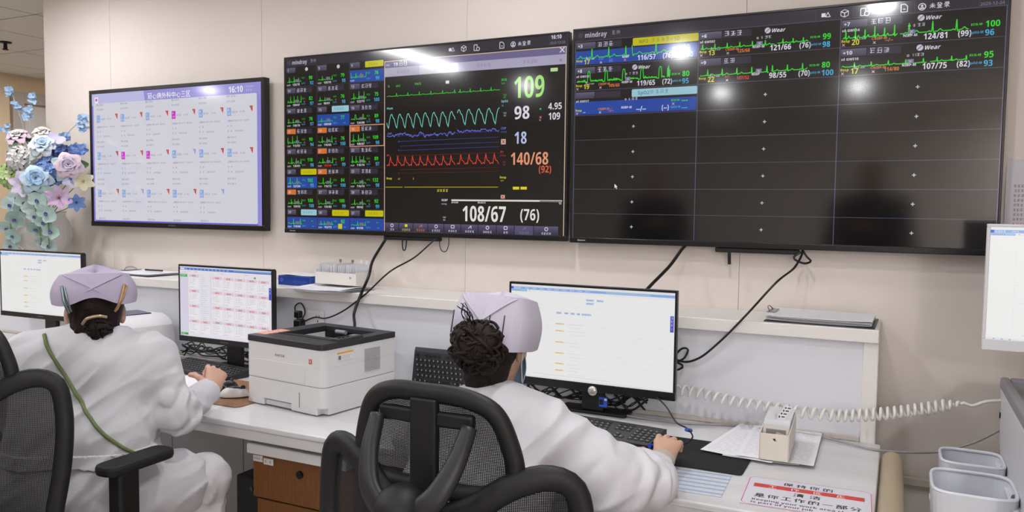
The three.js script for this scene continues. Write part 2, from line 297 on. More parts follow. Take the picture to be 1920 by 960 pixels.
// ward board: blue header, rows of patient cards
const boardTex = screenTex(1536, 0.588, (g) => {
  rect(g, 0, 0, 1000, 590, '#9c96de');
  rect(g, 0, 0, 345, 66, '#c2c2ee'); g.fillStyle = '#9a94dc'; g.beginPath(); g.moveTo(335, 0); g.lineTo(1000, 0); g.lineTo(1000, 66); g.lineTo(349, 66); g.fill();
  rect(g, 0, 556, 1000, 34, '#625fd6'); rect(g, 0, 66, 30, 500, '#8d86dd'); rect(g, 963, 66, 40, 500, '#928ce0');
  g.fillStyle = '#d9d9e4'; g.beginPath(); g.roundRect(26, 58, 936, 502, 6); g.fill();
  g.fillStyle = '#f1f0f6'; g.fillRect(34, 30, 22, 27); g.fillStyle = '#d53db6'; g.beginPath(); g.arc(45, 42, 6, 0, 7); g.fill();
  han(g, '冠心病外科中心三区', 362, 55, 27, '#f5f5fb', 0.11, 1.03);
  tx(g, '16:10', 816, 50, 33, '#f5f5fb', { bold: true, sx: 0.92 }); tx(g, '12/24/2025', 905, 34, 8, '#d6d4f0'); han(g, '###', 906, 50, 10, '#d6d4f0');
  const rows = [[108, [0, 0, 0, 1, 0, 0], 'rrrrrr', 6], [267, [0, 1, 1, 0, 0, 0], 'rrrbrr', 6], [428, [0, 0, 0, 0, 0], 'rbrrb', 5]];
  const ink = '#8784a0';
  for (const [y, pink, tri, n] of rows) {
    for (let c = 0; c < 6; c++) {
      const x = 45 + c * 152.5;
      han(g, '医生', x, y - 40, 8, ink); han(g, '###', x + 19, y - 40, 8, ink); han(g, '护士', x, y - 20, 8, ink); han(g, '###', x + 19, y - 20, 8, ink);
      if (c >= n) continue;
      rect(g, x, y, 22, 32, pink[c] ? '#cf2fc8' : '#8fb0e2'); tx(g, String(1 + c), x + 4, y + 13, 10, '#f4f4ff', { bold: true }); han(g, '##', x + 3, y + 27, 8, '#f4f4ff');
      han(g, '###', x + 26, y + 22, 9, ink); han(g, '# ##', x + 66, y + 21, 7, ink); rect(g, x + 28, y + 30, 40, 1.5, '#dccdb8');
      g.fillStyle = tri[c] === 'r' ? '#c8302c' : '#8f9fdc'; g.beginPath(); g.moveTo(x + 116, y - 3); g.lineTo(x + 133, y - 3); g.lineTo(x + 131, y + 20); g.fill(); han(g, '#', x + 121, y + 7, 7, '#f4e8e8');
      han(g, '入院时间', x - 1, y + 55, 8, ink); tx(g, '2025-12-' + (8 + c * 3), x + 36, y + 54, 8, ink); tx(g, '09:2' + c + ':16', x + 84, y + 54, 8, ink);
      han(g, '#  #', x + 1, y + 75, 8, ink); han(g, '#  #', x + 1, y + 94, 8, ink); han(g, '######', x + 40, y + 94, 7, ink);
    }
  }
  for (let c = 0; c < 5; c++) han(g, '医生###', 48 + c * 152.5, 557, 8, ink);
});
// header shared by the two monitoring walls
function monHead(g) {
  rect(g, 0, 0, 1000, 580, '#07070a'); rect(g, 0, 0, 1000, 36, '#2b2733'); for (let k = 0; k < 3; k++) rect(g, 16, 14 + 4 * k, 11, 1.3, '#6b6678');
  tx(g, 'mindray', 33, 25, 17, '#c9c4d6', { bold: true, sx: 0.9 }); han(g, '#外', 108, 24, 12, '#a9a4b8'); 
  rect(g, 608, 6, 1, 26, '#4a4555'); rect(g, 690, 6, 1, 26, '#4a4555'); rect(g, 826 - 10, 6, 1, 26, '#4a4555'); rect(g, 940, 2, 1, 30, '#4a4555');
  rect(g, 622, 17, 9, 9, WHT); path(g, [[631, 26], [636, 16], [641, 26], [631, 26]], WHT, 1.6);
  g.strokeStyle = WHT; g.lineWidth = 1.6; g.beginPath(); g.moveTo(672, 13); g.lineTo(680, 17); g.lineTo(680, 26); g.lineTo(672, 30); g.lineTo(664, 26); g.lineTo(664, 17); g.closePath(); g.stroke(); path(g, [[664, 17], [672, 21], [680, 17]], WHT, 2.2); path(g, [[672, 21], [672, 30]], WHT, 2);
  path(g, [[706, 14], [706, 30], [715, 30]], WHT, 2); path(g, [[706, 14], [716, 14], [716, 20]], WHT, 2); g.beginPath(); g.arc(719, 26, 5, 0, 7); g.strokeStyle = WHT; g.stroke();
  path(g, [[789, 13], [789, 30], [802, 30], [802, 18], [797, 13], [789, 13]], WHT, 2); path(g, [[798, 24], [793, 24]], WHT, 2);
  g.beginPath(); g.arc(831, 22, 7, 0, 7); g.stroke(); g.beginPath(); g.arc(831, 20, 2.6, 0, 7); g.fillStyle = WHT; g.fill(); rect(g, 827, 23.5, 8, 3, WHT);
  han(g, '未登录', 845, 28, 13, WHT, 0.1);
  tx(g, '16:10', 946, 17, 15, WHT, { bold: true, sx: 0.85 }); tx(g, '2025-12-24', 943, 31, 9, '#a49fb0');
}
function tag(g, x, y, w, h) { const gr = g.createLinearGradient(0, y, 0, y + h); gr.addColorStop(0, '#66627a'); gr.addColorStop(1, '#3f3b50'); g.fillStyle = gr; g.fillRect(x, y, w, h); }
// middle monitor: 24 small tiles at the side, one patient large
const wardTex = screenTex(2048, 0.575, (g) => {
  monHead(g);
  const T = [
    [['90', '92', '125/75', 0], ['79', '98', '125/72', 0], ['76', '99', '', 'y']], [['82', '97', '109/67', 0], ['76', '98', '98/61', 0], ['75', '100', '122/73', 0]],
    [['70', '97', '130/76', 0], ['77', '--', '109/64', 'c'], ['89', '98', '124/80', 0]], [['90', '94', '112/55', 'o'], ['76', '100', '116/63', 'o'], ['109', '98', '108/67', 'of']],
    [['118', '98', '130/81', 0], ['97', '99', '106/68', 'o'], ['89', '97', '118/74', 0]], [['102', '95', '127/84', 'y'], ['84', '100', '116/73', 'o'], ['132', '98', '116/74', 0]],
    [['108', '100', '120/62', 'o'], ['100', '99', '134/80', 0], ['92', '99', '98/62', 0]], [['--', '--', '119/68', 'c'], ['92', '--', '102/73', 'yq'], ['--', '--', '81/55', 'y']],
  ];
  const xs = [9, 136, 265], wd = [125, 127, 129]; const no = ['1', '5', '9', '10', '12', '13', '14', '15', '16', '17', '18', '19', '20', '21', '22', '23', '24', '25', '26', '27', '28', '29', '30', '37'];
  T.forEach((row, r) => row.forEach(([hr, sp, bp, k], c) => {
    const x = xs[c], y = 33 + r * 65.6, w = wd[c]; k = String(k);
    rect(g, x, y, w, 63.5, '#0b0a0d'); path(g, [[x, y + 64.5], [x + w, y + 64.5]], '#4b4658', 1.2); path(g, [[x + w, y], [x + w, y + 65]], '#4b4658', 1.2);
    const hot = k.includes('y') || k.includes('c'); if (hot) rect(g, x, y + 26, w, 37, '#1d4aa8');
    if (k.includes('o')) rect(g, x + 1, y + 2, 37, 17, '#d9793c'); else tag(g, x + 1, y + 2, 37, 17);
    tx(g, no[r * 3 + c], x + 5, y + 15, 11, WHT);
    if (hot) { g.fillStyle = k.includes('y') ? '#cfc800' : '#9fd3e2'; g.beginPath(); g.roundRect(x + 58, y + 1, w - 60, 19, 3); g.fill(); han(g, '####', x + 68, y + 15, 9, k.includes('y') ? '#8d8a10' : '#5f8ea0', 0.06); }
    else if (r > 0 || c > 9) { rect(g, x + 40, y + 2, 66, 17, '#2d293a'); han(g, '###', x + 43, y + 17, 13, '#d9d4e6', 0.1); }
    else { g.fillStyle = '#cfcada'; g.beginPath(); g.arc(x + 84, y + 10, 6, 0, 7); g.fill(); }
    wave(g, x + 4, x + 62, y + 48, rr(9, 24), Math.round(rr(2, 4)), GREEN, r === 2 && c === 2 ? 'dome' : 'ecg', 1.7); rect(g, x + 36, y + 40, 16, 8, '#77728a');
    tx(g, hr, x + 108, y + 43, 16, GREEN, { bold: true, align: 'right', sx: 0.85 }); tx(g, sp, x + 112, y + 60, 15.5, CYAN, { bold: true, align: 'right', sx: 0.85 });
    tx(g, 'ECG', x + 64, y + 39, 7, GREEN); tx(g, 'SpO2', x + 62, y + 56, 7, CYAN);
    tx(g, 'NIBP', x + 2, y + 60, 7, WHT); if (bp) tx(g, bp, x + 26, y + 60, 9.5, r === 4 && c === 1 ? '#ff3a30' : WHT, { bold: true });
    if (k.includes('q')) rect(g, x + 82, y + 45, 16, 16, '#d8d020'); if (rnd() < 0.5 && !hot) cross(g, x + 74, y + 47, 2.4, '#e88', 1);
    if (k.includes('f')) { g.strokeStyle = '#d8a080'; g.lineWidth = 3; g.strokeRect(x, y - 1, w, 65); }
  }));
  rect(g, 395, 38, 601, 525, '#0b0a0c'); rect(g, 395, 40, 597, 20, '#6f6792'); rect(g, 395, 60, 597, 27, '#b0aac6'); rect(g, 395, 60, 126, 27, '#b8b2c8'); rect(g, 521, 60, 133, 27, '#cfcad6');
  han(g, '##', 448, 57, 15, WHT, 0.1); tx(g, '19', 428, 56, 15, WHT, { bold: true }); tx(g, 'HR+', 401, 55, 8, WHT); cross(g, 980, 48, 7, WHT, 2.6);
  for (const x of [440, 570, 715, 862]) han(g, '####', x, 79, 11, '#8d86a6', 0.08); tx(g, '»', 972, 80, 18, '#6f688a');
  g.strokeStyle = '#e2c7ae'; g.lineWidth = 2.4; g.strokeRect(396, 40, 596, 521);
  g.fillStyle = '#bfe8a0'; g.beginPath(); g.roundRect(946, 95, 22, 10, 2); g.fill();
  tx(g, 'II', 408, 119, 8, GREEN, { bold: true }); tx(g, 'x0.5', 437, 119, 8, GREEN, { bold: true }); tx(g, 'PACE', 505, 117, 9, GREEN, { bold: true }); rect(g, 612, 110, 12, 9, WHT);
  wave(g, 404, 647, 146, 9, 6, GREEN, 'ecg', 1.6); wave(g, 654, 790, 146, 9, 4, GREEN, 'ecg', 1.6); tx(g, 'ECG', 795, 122, 9, GREEN, { bold: true }); tx(g, 'bpm', 795, 130, 6, GREEN); tx(g, '120', 800, 163, 7, GREEN); tx(g, '50', 802, 170, 7, GREEN);
  tx(g, 'Pleth', 404, 186, 9, '#7fe8dc', { bold: true }); wave(g, 404, 645, 244, 42, 8, '#7fe6d6', 'pleth', 2.2); wave(g, 652, 790, 242, 44, 4.2, '#7fe6d6', 'pleth', 2.2); tx(g, 'SpO2', 795, 182, 9, '#9adfe8', { bold: true }); tx(g, '%', 797, 193, 7, '#9adfe8'); tx(g, '100', 801, 214, 7, '#9adfe8'); tx(g, '90', 803, 221, 7, '#9adfe8');
  tx(g, 'CVP', 406, 262, 9, '#7b86ee', { bold: true }); wave(g, 404, 645, 275, 20, 5, '#6f7cf0', 'cvp', 2); wave(g, 652, 790, 265, 14, 5, '#6f7cf0', 'cvp', 2);
  for (const y of [266, 283, 297, 310]) path(g, [[452, y], [790, y - 4]], '#3b46a8', 1.3); tx(g, '20', 444, 268, 7, '#7b86ee'); tx(g, '10', 444, 285, 7, '#7b86ee'); tx(g, '0', 446, 311, 7, '#7b86ee'); tx(g, 'CVP', 795, 258, 9, '#7b86ee', { bold: true }); tx(g, 'mmHg', 795, 266, 6, '#7b86ee');
  rect(g, 796, 285, 15, 15, '#d8c8c4'); cross(g, 803.5, 292.5, 5, '#d03a30', 2.4);
  tx(g, 'P1', 404, 328, 9, '#ea4a38', { bold: true }); for (const y of [326, 339, 368, 379]) path(g, [[450, y], [790, y - 3]], '#6a1d18', 1.2); tx(g, '160', 438, 328, 7, '#ea4a38'); tx(g, '0', 446, 381, 7, '#ea4a38');
  wave(g, 404, 645, 356, 28, 9, '#ee4434', 'art', 2.2); wave(g, 652, 790, 354, 28, 5, '#ee4434', 'art', 2.2); tx(g, 'P1', 794, 325, 9, '#ea4a38', { bold: true }); tx(g, 'mmHg', 793, 333, 6, '#ea4a38'); tx(g, '130', 800, 352, 7, '#ea4a38'); tx(g, '90', 803, 360, 7, '#ea4a38');
  tx(g, 'Resp', 403, 398, 9, YEL, { bold: true }); tx(g, 'x2', 445, 399, 8, YEL); path(g, [[501, 392], [501, 399]], YEL, 1.6); path(g, [[400, 421], [462, 421]], '#c8c030', 1.8); path(g, [[468, 421], [788, 421]], '#c8c030', 1.8); han(g, '####', 584, 436, 9.5, YEL, 0.12); tx(g, 'Resp', 793, 397, 9, YEL, { bold: true }); tx(g, 'rpm', 795, 404, 6, YEL);
  rect(g, 835, 420, 20, 8, YEL); rect(g, 859, 420, 20, 8, YEL);
  tx(g, '109', 833, 172, 82, '#a6ee72', { bold: true, sx: 0.72 }); tx(g, '98', 836, 231, 50, WHT, { bold: true, sx: 0.9 }); tx(g, '4.95', 941, 208, 25, WHT, { bold: true, sx: 0.85 }); tx(g, '109', 941, 236, 26, WHT, { bold: true, sx: 0.85 }); rect(g, 915, 203, 5, 4, '#5ad0a0'); cross(g, 918, 228, 3, '#e89090', 1.6); tx(g, 'PI', 914, 238, 6, WHT);
  tx(g, '18', 837, 299, 46, '#c3cdf4', { bold: true, sx: 0.8 }); tx(g, '140/68', 826, 358, 48, '#f0a07a', { bold: true, sx: 0.78 }); tx(g, '(92)', 914, 381, 26, '#e8663c', { bold: true, sx: 0.85 });
  rect(g, 634, 457, 352, 5, '#f2e6dc'); rect(g, 919, 458.5, 66, 3, '#7a7a90'); tx(g, '@16:08', 634, 468, 7, WHT, { bold: true }); tx(g, '00:49:51', 722, 468, 7, WHT, { bold: true }); tx(g, '15', 976, 469, 8, WHT, { bold: true }); rect(g, 797, 443, 13, 11, '#d8c8c4'); cross(g, 803, 448.5, 4.4, '#d03a30', 2);
  tx(g, 'NIBP', 600, 463, 9, WHT, { bold: true }); tx(g, 'mmHg', 600, 472, 6, WHT); tx(g, '160', 604, 512, 7, WHT); tx(g, '90', 606, 520, 7, WHT);
  tx(g, '108/67', 670, 520, 62, '#f2eee9', { bold: true, sx: 0.74 }); tx(g, '(76)', 858, 514, 44, '#f2eee9', { bold: true, sx: 0.78 });
  const cw = [52, 51, 53, 56, 58, 57, 60, 57, 60, 76]; let bxp = 398; cw.forEach((w, i) => { const gr = g.createLinearGradient(0, 530, 0, 558); gr.addColorStop(0, '#5b577c'); gr.addColorStop(1, i === 8 ? '#4a4766' : '#27243a'); g.fillStyle = gr; g.fillRect(bxp, 530, w - 2, 28); const c = i === 1 ? YEL : i === 2 ? ORG : i === 8 ? '#7a7690' : WHT; g.strokeStyle = c; g.fillStyle = c; g.lineWidth = 2; g.beginPath(); i % 3 === 0 ? g.arc(bxp + w / 2, 538, 4.6, 0, 7) : i % 3 === 1 ? g.roundRect(bxp + w / 2 - 5, 533.5, 10, 8, 1) : g.moveTo(bxp + w / 2 - 5, 542); if (i % 3 === 2) { g.lineTo(bxp + w / 2 + 4, 534); g.lineTo(bxp + w / 2 + 5, 542); } i === 1 ? g.fill() : g.stroke(); han(g, i === 0 || i === 7 ? '##' : '####', bxp + w / 2 - (i === 0 || i === 7 ? 7 : 15), 554, 7.2, c, 0.11); bxp += w; });
});
// large monitor: few patients, a grid of empty tiles
const gridTex = screenTex(2048, 0.575, (g) => {
  monHead(g); rect(g, 6, 36, 990, 530, '#080709');
  const X = [8, 337, 665, 993], Y = (r) => 34 + r * 65.4, ln = '#54506a';
  const tile = (c, r, o) => {
    const x = X[c], y = Y(r), w = X[c + 1] - x;
    if (o.alarm) rect(g, x, y + (o.dash ? 29 : 26), w - 2, o.dash ? 34 : 36, '#1a46a8');
    tag(g, x + 2, y + 4, 54, 17); if (o.no) tx(g, '+' + o.no, x + 6, y + 17, 12.5, WHT, { bold: true });
    rect(g, x + 58, y + 4, 70, 17, '#2d2939'); if (o.name) han(g, '###'.slice(0, o.name), x + 62, y + 19, 14, '#d6d1e4', 0.1);
    if (o.alarm) { g.fillStyle = o.alarm; g.beginPath(); g.roundRect(x + 158, y + 3, 170, 20, 3); g.fill(); tx(g, o.at, x + 174, y + 18, 13, o.ac, { bold: true }); han(g, '####', x + 206, y + 18, 12, o.ac, 0.08); if (o.end) tx(g, o.end, x + 256, y + 18, 13, o.ac); }
    if (o.wear) { g.fillStyle = '#cfcada'; g.beginPath(); g.arc(x + 165, y + 12, 7, 0, 7); g.fill(); path(g, [[x + 159, y + 17], [x + 170, y + 7]], '#4a4658', 1.4); tx(g, 'Wear', x + 173, y + 17, 12.5, WHT, { italic: true, bold: true }); }
    if (o.sig) { tx(g, 'ııl', x + 3, y + 31, 9, WHT, { bold: true }); tx(g, o.sig, x + 14, y + 31, 8, WHT, { bold: true }); g.beginPath(); g.arc(x + 142, y + 28, 2, 0, 7); g.strokeStyle = WHT; g.lineWidth = 1.2; g.stroke(); tx(g, o.bed, x + 150, y + 31, 8, WHT); han(g, '##', x + 158, y + 31, 8, WHT, 0.1); }
    if (!o.dash) { wave(g, x + 5, x + (o.gap ?? 182), y + 45, o.amp, o.beats * 0.62, GREEN, o.kind ?? 'ecg', 2.1); wave(g, x + (o.gap ?? 182) + 6, x + 258, y + 44, o.amp, o.beats * 0.32, GREEN, o.kind ?? 'ecg', 2.1); rect(g, x + 31, y + 41, 1.4, 9, WHT); tx(g, '0.5 mV', x + 34, y + 50, 6.5, WHT); if (!o.alarm) { rect(g, x + 140, y + 36, 14, 9, '#7a7698'); cross(g, x + 147, y + 41, 3, '#c8c4dc', 1.2); } }
    tx(g, 'Resp', x + 2, y + 55, 8, YEL, { bold: true }); if (o.rx) cross(g, x + 7, y + 60, 3, '#e8b0b0', 1.4); tx(g, o.resp, x + 24, y + 61, o.dash ? 12 : 17, o.dash ? WHT : YEL, { bold: true, sx: 0.9 });
    tx(g, o.cn ?? 'CNIBP-M', x + 66, y + 53, 7.5, o.cc ?? ORG, { bold: true }); cross(g, x + 72, y + 59, 2.8, '#e8c8c8', 1.4); tx(g, o.cv, x + 94, y + 59, 11.5, o.cc ?? ORG, { bold: true, sx: 0.85 });
    tx(g, o.nb ?? 'NIBP-M', x + 130, y + 52, 8, WHT, { bold: true }); if (o.alarm && !o.dash) cross(g, x + 138, y + 57, 2.8, '#e89090', 1.4);
    tx(g, o.bp, x + 171, y + 60, 18, WHT, { bold: true, sx: 0.86 }); tx(g, o.mp, x + 238, y + 59, 17, WHT, { bold: true, sx: 0.86 });
    tx(g, o.dash ? '---' : o.hr, x + 289, y + 43, 19, GREEN, { bold: true, sx: 0.9 }); tx(g, o.dash ? '---' : o.sp, x + 289, y + 61, 18, CYAN, { bold: true, sx: 0.9 });
    tx(g, 'ECG-M', x + 262, y + 38, 7, GREEN, { bold: true }); tx(g, 'SpO2-M', x + 261, y + 55, 7, CYAN, { bold: true }); if (o.dash) cross(g, x + 268, y + 45, 3, '#e8b0b0', 1.5);
  };
  tile(0, 0, { no: '3', name: 3, alarm: '#c9c400', ac: '#8f8c08', at: 'NP2', end: '< 50', amp: 24, beats: 5, resp: '17', cn: 'CVP', cc: '#6f84f4', cv: '60', nb: 'NIBP', bp: '116/57', mp: '(76)', hr: '60', sp: '100', gap: 150 });
  tile(0, 1, { no: '8', name: 3, wear: 1, sig: 'GWS12', bed: '7', amp: 30, beats: 8, kind: 'dome', resp: '19', rx: 1, cv: '105/65', bp: '119/65', mp: '(72)', hr: '80', sp: '95', gap: 245 });
  tile(0, 2, { no: '', name: 0, alarm: '#9fd0de', ac: '#5c8ca0', at: 'SpO2', dash: 1, sig: 'GWS17', bed: '6', resp: '--', rx: 1, cv: '--/--', bp: '--/--', mp: '(--)', });
  tile(1, 0, { no: '6', name: 3, wear: 1, sig: 'GWS02', bed: '5', amp: 11, beats: 9.5, resp: '13', rx: 1, cv: '125/68', bp: '121/66', mp: '(76)', hr: '99', sp: '98' });
  tile(1, 1, { no: '9', name: 2, amp: 14, beats: 7.5, resp: '22', cn: 'Art', cc: '#e84a3c', cv: '107/52', nb: 'NIBP', bp: '98/55', mp: '(70)', hr: '80', sp: '100', gap: 170 });
  tile(2, 0, { no: '7', name: 3, wear: 1, sig: 'GWS14', bed: '8', amp: 22, beats: 9, resp: '20', rx: 1, cv: '--/--', bp: '124/81', mp: '(99)', hr: '100', sp: '96', gap: 118 });
  tile(2, 1, { no: '10', name: 3, wear: 1, sig: 'GWS10', bed: '11', amp: 9, beats: 8, resp: '17', rx: 1, cv: '114/80', bp: '107/75', mp: '(82)', hr: '95', sp: '93', gap: 180 });
  for (let c = 0; c < 3; c++) for (let r = 0; r <= 8; r++) { path(g, [[X[c], Y(r)], [X[c + 1], Y(r)]], ln, 1.4); if (r < 8 && r >= (c ? 2 : 3)) { const x = (X[c] + X[c + 1]) / 2, y = Y(r) + 33; path(g, [[x - 4, y], [x + 4, y]], '#cfcbe0', 2.2); path(g, [[x, y - 4], [x, y + 4]], '#cfcbe0', 2.2); } }
  for (const x of X) path(g, [[x, 34], [x, 557]], '#6a668a', 1.5);
  g.fillStyle = '#f4f4f8'; g.beginPath(); g.moveTo(124, 412); g.lineTo(124, 424); g.lineTo(127, 421.5); g.lineTo(129.5, 426); g.lineTo(131.5, 425); g.lineTo(129.4, 420.5); g.lineTo(133, 420.5); g.fill();
});
// desk monitors
function formTex(px) { return screenTex(px, 0.5625, (g) => {
  rect(g, 0, 0, 1000, 570, '#f8f9f8'); rect(g, 0, 0, 1000, 14, '#eef0f4'); rect(g, 0, 14, 1000, 15, '#8fb2ee'); rect(g, 0, 14, 14, 15, '#2f5fd0'); han(g, '####', 18, 27, 11, '#f4f6ff', 0.12); for (let i = 0; i < 9; i++) han(g, '###', 90 + i * 48, 26, 9, '#f0f4ff', 0.12); rect(g, 600, 16, 260, 10, '#a6cbe8');
  rect(g, 0, 30, 105, 12, '#a8c8ea'); han(g, '######', 8, 41, 9, '#6f92c0'); rect(g, 110, 30, 890, 12, '#f3f4f8'); rect(g, 118, 33, 6, 6, '#ffb75a');
  for (const [x, y, w] of [[480, 66, 48], [545, 66, 42], [480, 86, 48], [296, 152, 32], [346, 152, 26], [385, 152, 26], [424, 152, 20], [454, 152, 60]]) { rect(g, x, y, w, 12, '#c3d2f0'); han(g, '###', x + 4, y + 11, 8.5, '#7d94cc', 0.1, (w - 6) / 27); }
  for (let r = 0; r < 6; r++) { const y = [220, 262, 330, 396, 460, 500][r]; rect(g, 292, y, 56, 8, '#f0dcae'); han(g, '#####', 294, y + 8, 8, '#dca850', 0.1); rect(g, 366, y + 3, rr(60, 120), 2, '#d8dade'); rect(g, 380, y + 24, rr(50, 100), 2, '#dfe1e4'); }
  for (let i = 0; i < 26; i++) rect(g, rr(110, 900), rr(110, 500), rr(20, 60), 1.6, '#e6e8ec'); path(g, [[150, 536], [640, 540]], '#c9ccd2', 1.6);
  for (let i = 0; i < 4; i++) path(g, [[110, 120 + i * 2], [110, 520]], '#eceef2', 1);
  rect(g, 976, 130, 20, 92, '#4a55d0'); han(g, '#', 979, 148, 13, WHT); han(g, '#', 979, 168, 13, WHT); han(g, '#', 979, 188, 13, WHT); rect(g, 982, 200, 8, 8, '#e05a8a');
  rect(g, 0, 552, 1000, 18, '#f0f0f3'); for (let i = 0; i < 3; i++) rect(g, 30 + i * 34, 557, 9, 9, '#9fb4e6');
}); }
const bigFormTex = formTex(1536), smallFormTex = formTex(1024);
const listTex = screenTex(1280, 0.5625, (g) => {
  rect(g, 0, 0, 1000, 570, '#f0eef8'); rect(g, 0, 0, 1000, 10, '#d6dcf2'); rect(g, 0, 10, 1000, 17, '#3f72cc'); rect(g, 6, 12, 50, 12, '#e6ecf8'); for (let i = 0; i < 12; i++) han(g, '##', 66 + i * 42, 24, 11, '#f0f4ff', 0.12); rect(g, 600, 12, 390, 8, '#7fa6e0');
  rect(g, 0, 28, 1000, 22, '#f4eef2'); rect(g, 0, 50, 96, 500, '#e3def2'); rect(g, 6, 64, 78, 20, '#23b13c'); han(g, '####', 14, 80, 13, '#f0fff0', 0.12); for (const [x, y] of [[30, 40], [90, 38], [160, 38], [460, 42], [720, 40]]) han(g, '#####', x, y + 6, 8, '#d08a9a');
  rect(g, 6, 536, 84, 18, '#23b13c'); han(g, '###', 14, 550, 12, '#f0fff0', 0.12);
  rect(g, 350, 56, 3, 380, '#c9c3d8');
  for (let i = 0; i < 22; i++) { rect(g, 232 + rr(0, 12), 60 + i * 17, rr(30, 90), 2.2, '#c6c2d4'); }
  const card = (x, y, w, h) => { rect(g, x, y, w, h, '#f8f6fb'); rect(g, x, y, w, 22, rnd() < 0.75 ? '#eed2de' : '#e0d6ea'); han(g, '###', x + w * 0.3, y + 17, 14, '#c22a3a', 0.13); for (let k = 0; k < 5; k++) { rect(g, x + 8, y + 32 + k * 11, rr(10, 20), 2.4, '#b9b4c8'); rect(g, x + 32, y + 32 + k * 11, rr(20, w - 44), 2.4, '#c6c2d2'); } for (let k = 0; k < 4; k++) { g.fillStyle = ['#e06a5a', '#f0b860', '#7fa6e6', '#e8a0a0'][k]; g.beginPath(); g.arc(x + 8 + k * 13, y + h - 8, 3, 0, 7); g.fill(); } };
  for (let r = 0; r < 4; r++) { card(106, 62 + r * 122, 112, 110); for (let c = 0; c < 5; c++) card(368 + c * 124, 70 + r * 118 + c * 2, 112, 106); }
  card(230, 430, 112, 108); rect(g, 974, 128, 24, 92, '#3b3fd0'); han(g, '#', 978, 150, 15, WHT); han(g, '#', 978, 176, 15, WHT); rect(g, 820, 54, 20, 13, '#3fb05a');
  rect(g, 0, 556, 1000, 14, '#efe8f0'); rect(g, 8, 558, 10, 10, '#3a66d0'); rect(g, 26, 558, 10, 10, '#e08a40');
});

// ---------- wall screens ----------
const plasticBlack = M('#0c0c0e', 0.32), backBlack = M('#101012', 0.6);
const lampOn = (x, y, z, w, h, color, power, turn = 0) => { const l = new THREE.RectAreaLight(new THREE.Color().setRGB(...color), power, w, h); l.position.set(x, y, z); l.rotation.y = Math.PI + turn; scene.add(l); };
function wallScreen(label, x0, x1, y0, y1, tex, aspect, bezel, bottom, o = {}) {
  const w = x1 - x0, h = y1 - y0, t = thing('wall_screen', label, 'screen', [(x0 + x1) / 2, y0, 0], 0);
  const zf = 0.06, d = o.depth ?? 0.03;
  // frame: four bars around the panel
  const bars = [bx(-w / 2, h - bezel, zf - d, w / 2, h, zf + 0.003, 0.002), bx(-w / 2, 0, zf - d, w / 2, bottom, zf + 0.006, 0.003), bx(-w / 2, bottom, zf - d, -w / 2 + bezel, h - bezel, zf + 0.003, 0.002), bx(w / 2 - bezel, bottom, zf - d, w / 2, h - bezel, zf + 0.003, 0.002)];
  mesh('bezel', bars, o.bezelMat ?? plasticBlack, t);
  mesh('back_cover', [bx(-w / 2 + 0.004, 0.004, zf - d + 0.002, w / 2 - 0.004, h - 0.004, zf - 0.004), bx(-w * 0.3, h * 0.1, 0.004, w * 0.3, h * 0.6, zf - d + 0.004, 0.01)], backBlack, t);
  const sw = w - 2 * bezel, sh = h - bezel - bottom, g = new THREE.PlaneGeometry(sw, sh), uv = g.attributes.uv;
  for (let i = 0; i < uv.count; i++) { const X = uv.getX(i), Y = uv.getY(i); uv.setXY(i, (bezel + X * sw) / w, 1 - (bezel + (1 - Y) * sh) / (w * aspect)); }
  mesh('screen', g.translate(0, bottom + sh / 2, zf + 0.0005), screenMat(tex, o.glow), t);
  if (o.hump) mesh('sensor_housing', bx(-w * 0.11, -0.018, zf - d - 0.004, w * 0.09, 0.0, zf - 0.002, 0.006), backBlack, t);
  mesh('maker_mark', new THREE.PlaneGeometry(0.055, 0.011).translate(o.mark ?? -w / 2 + 0.05, bottom * 0.5, zf + 0.0068), o.markMat, t);
  lampOn((x0 + x1) / 2, (y0 + y1) / 2, zf + 0.02, w - 0.05, h - 0.05, o.tint, o.power);
  return t;
}
const logoMat = (text, c = '#b8b8bc') => { const t = canvasTex(256, 52, (g) => { g.fillStyle = '#0c0c0e'; g.fillRect(0, 0, 256, 52); text ? tx(g, text, 128, 40, 40, c, { bold: true, align: 'center' }) : [20, 62, 98, 136, 176, 214].forEach((x, i) => { rect(g, x, 14 + (i % 2) * 3, 26, 8, c); rect(g, x + (i % 3) * 6, 14, 8, 26, c); }); }); return new THREE.MeshStandardMaterial({ map: t, roughness: 0.4 }); };
const hiMat = logoMat('Hisense'), jyMat = logoMat('', '#8f8f94');
wallScreen('smaller wall display with a white and lilac board of patient cards', -3.943, -2.709, 1.328, 2.052, boardTex, 0.588, 0.02, 0.026, { tint: [0.85, 0.83, 1], power: 0.35, mark: 0, markMat: jyMat, depth: 0.035, glow: 0.86 });
wallScreen('black wall monitor crowded with vital-sign tiles and one large heart trace', -2.588, -1.171, 1.325, 2.133, wardTex, 0.575, 0.008, 0.021, { tint: [0.8, 0.85, 1], power: 0.08, markMat: hiMat, hump: 1, glow: 0.8 });
wallScreen('largest black wall monitor, mostly an empty grid of tiles', -1.155, 0.277, 1.322, 2.139, gridTex, 0.575, 0.008, 0.021, { tint: [0.8, 0.85, 1], power: 0.04, markMat: hiMat, hump: 1, glow: 0.8 });

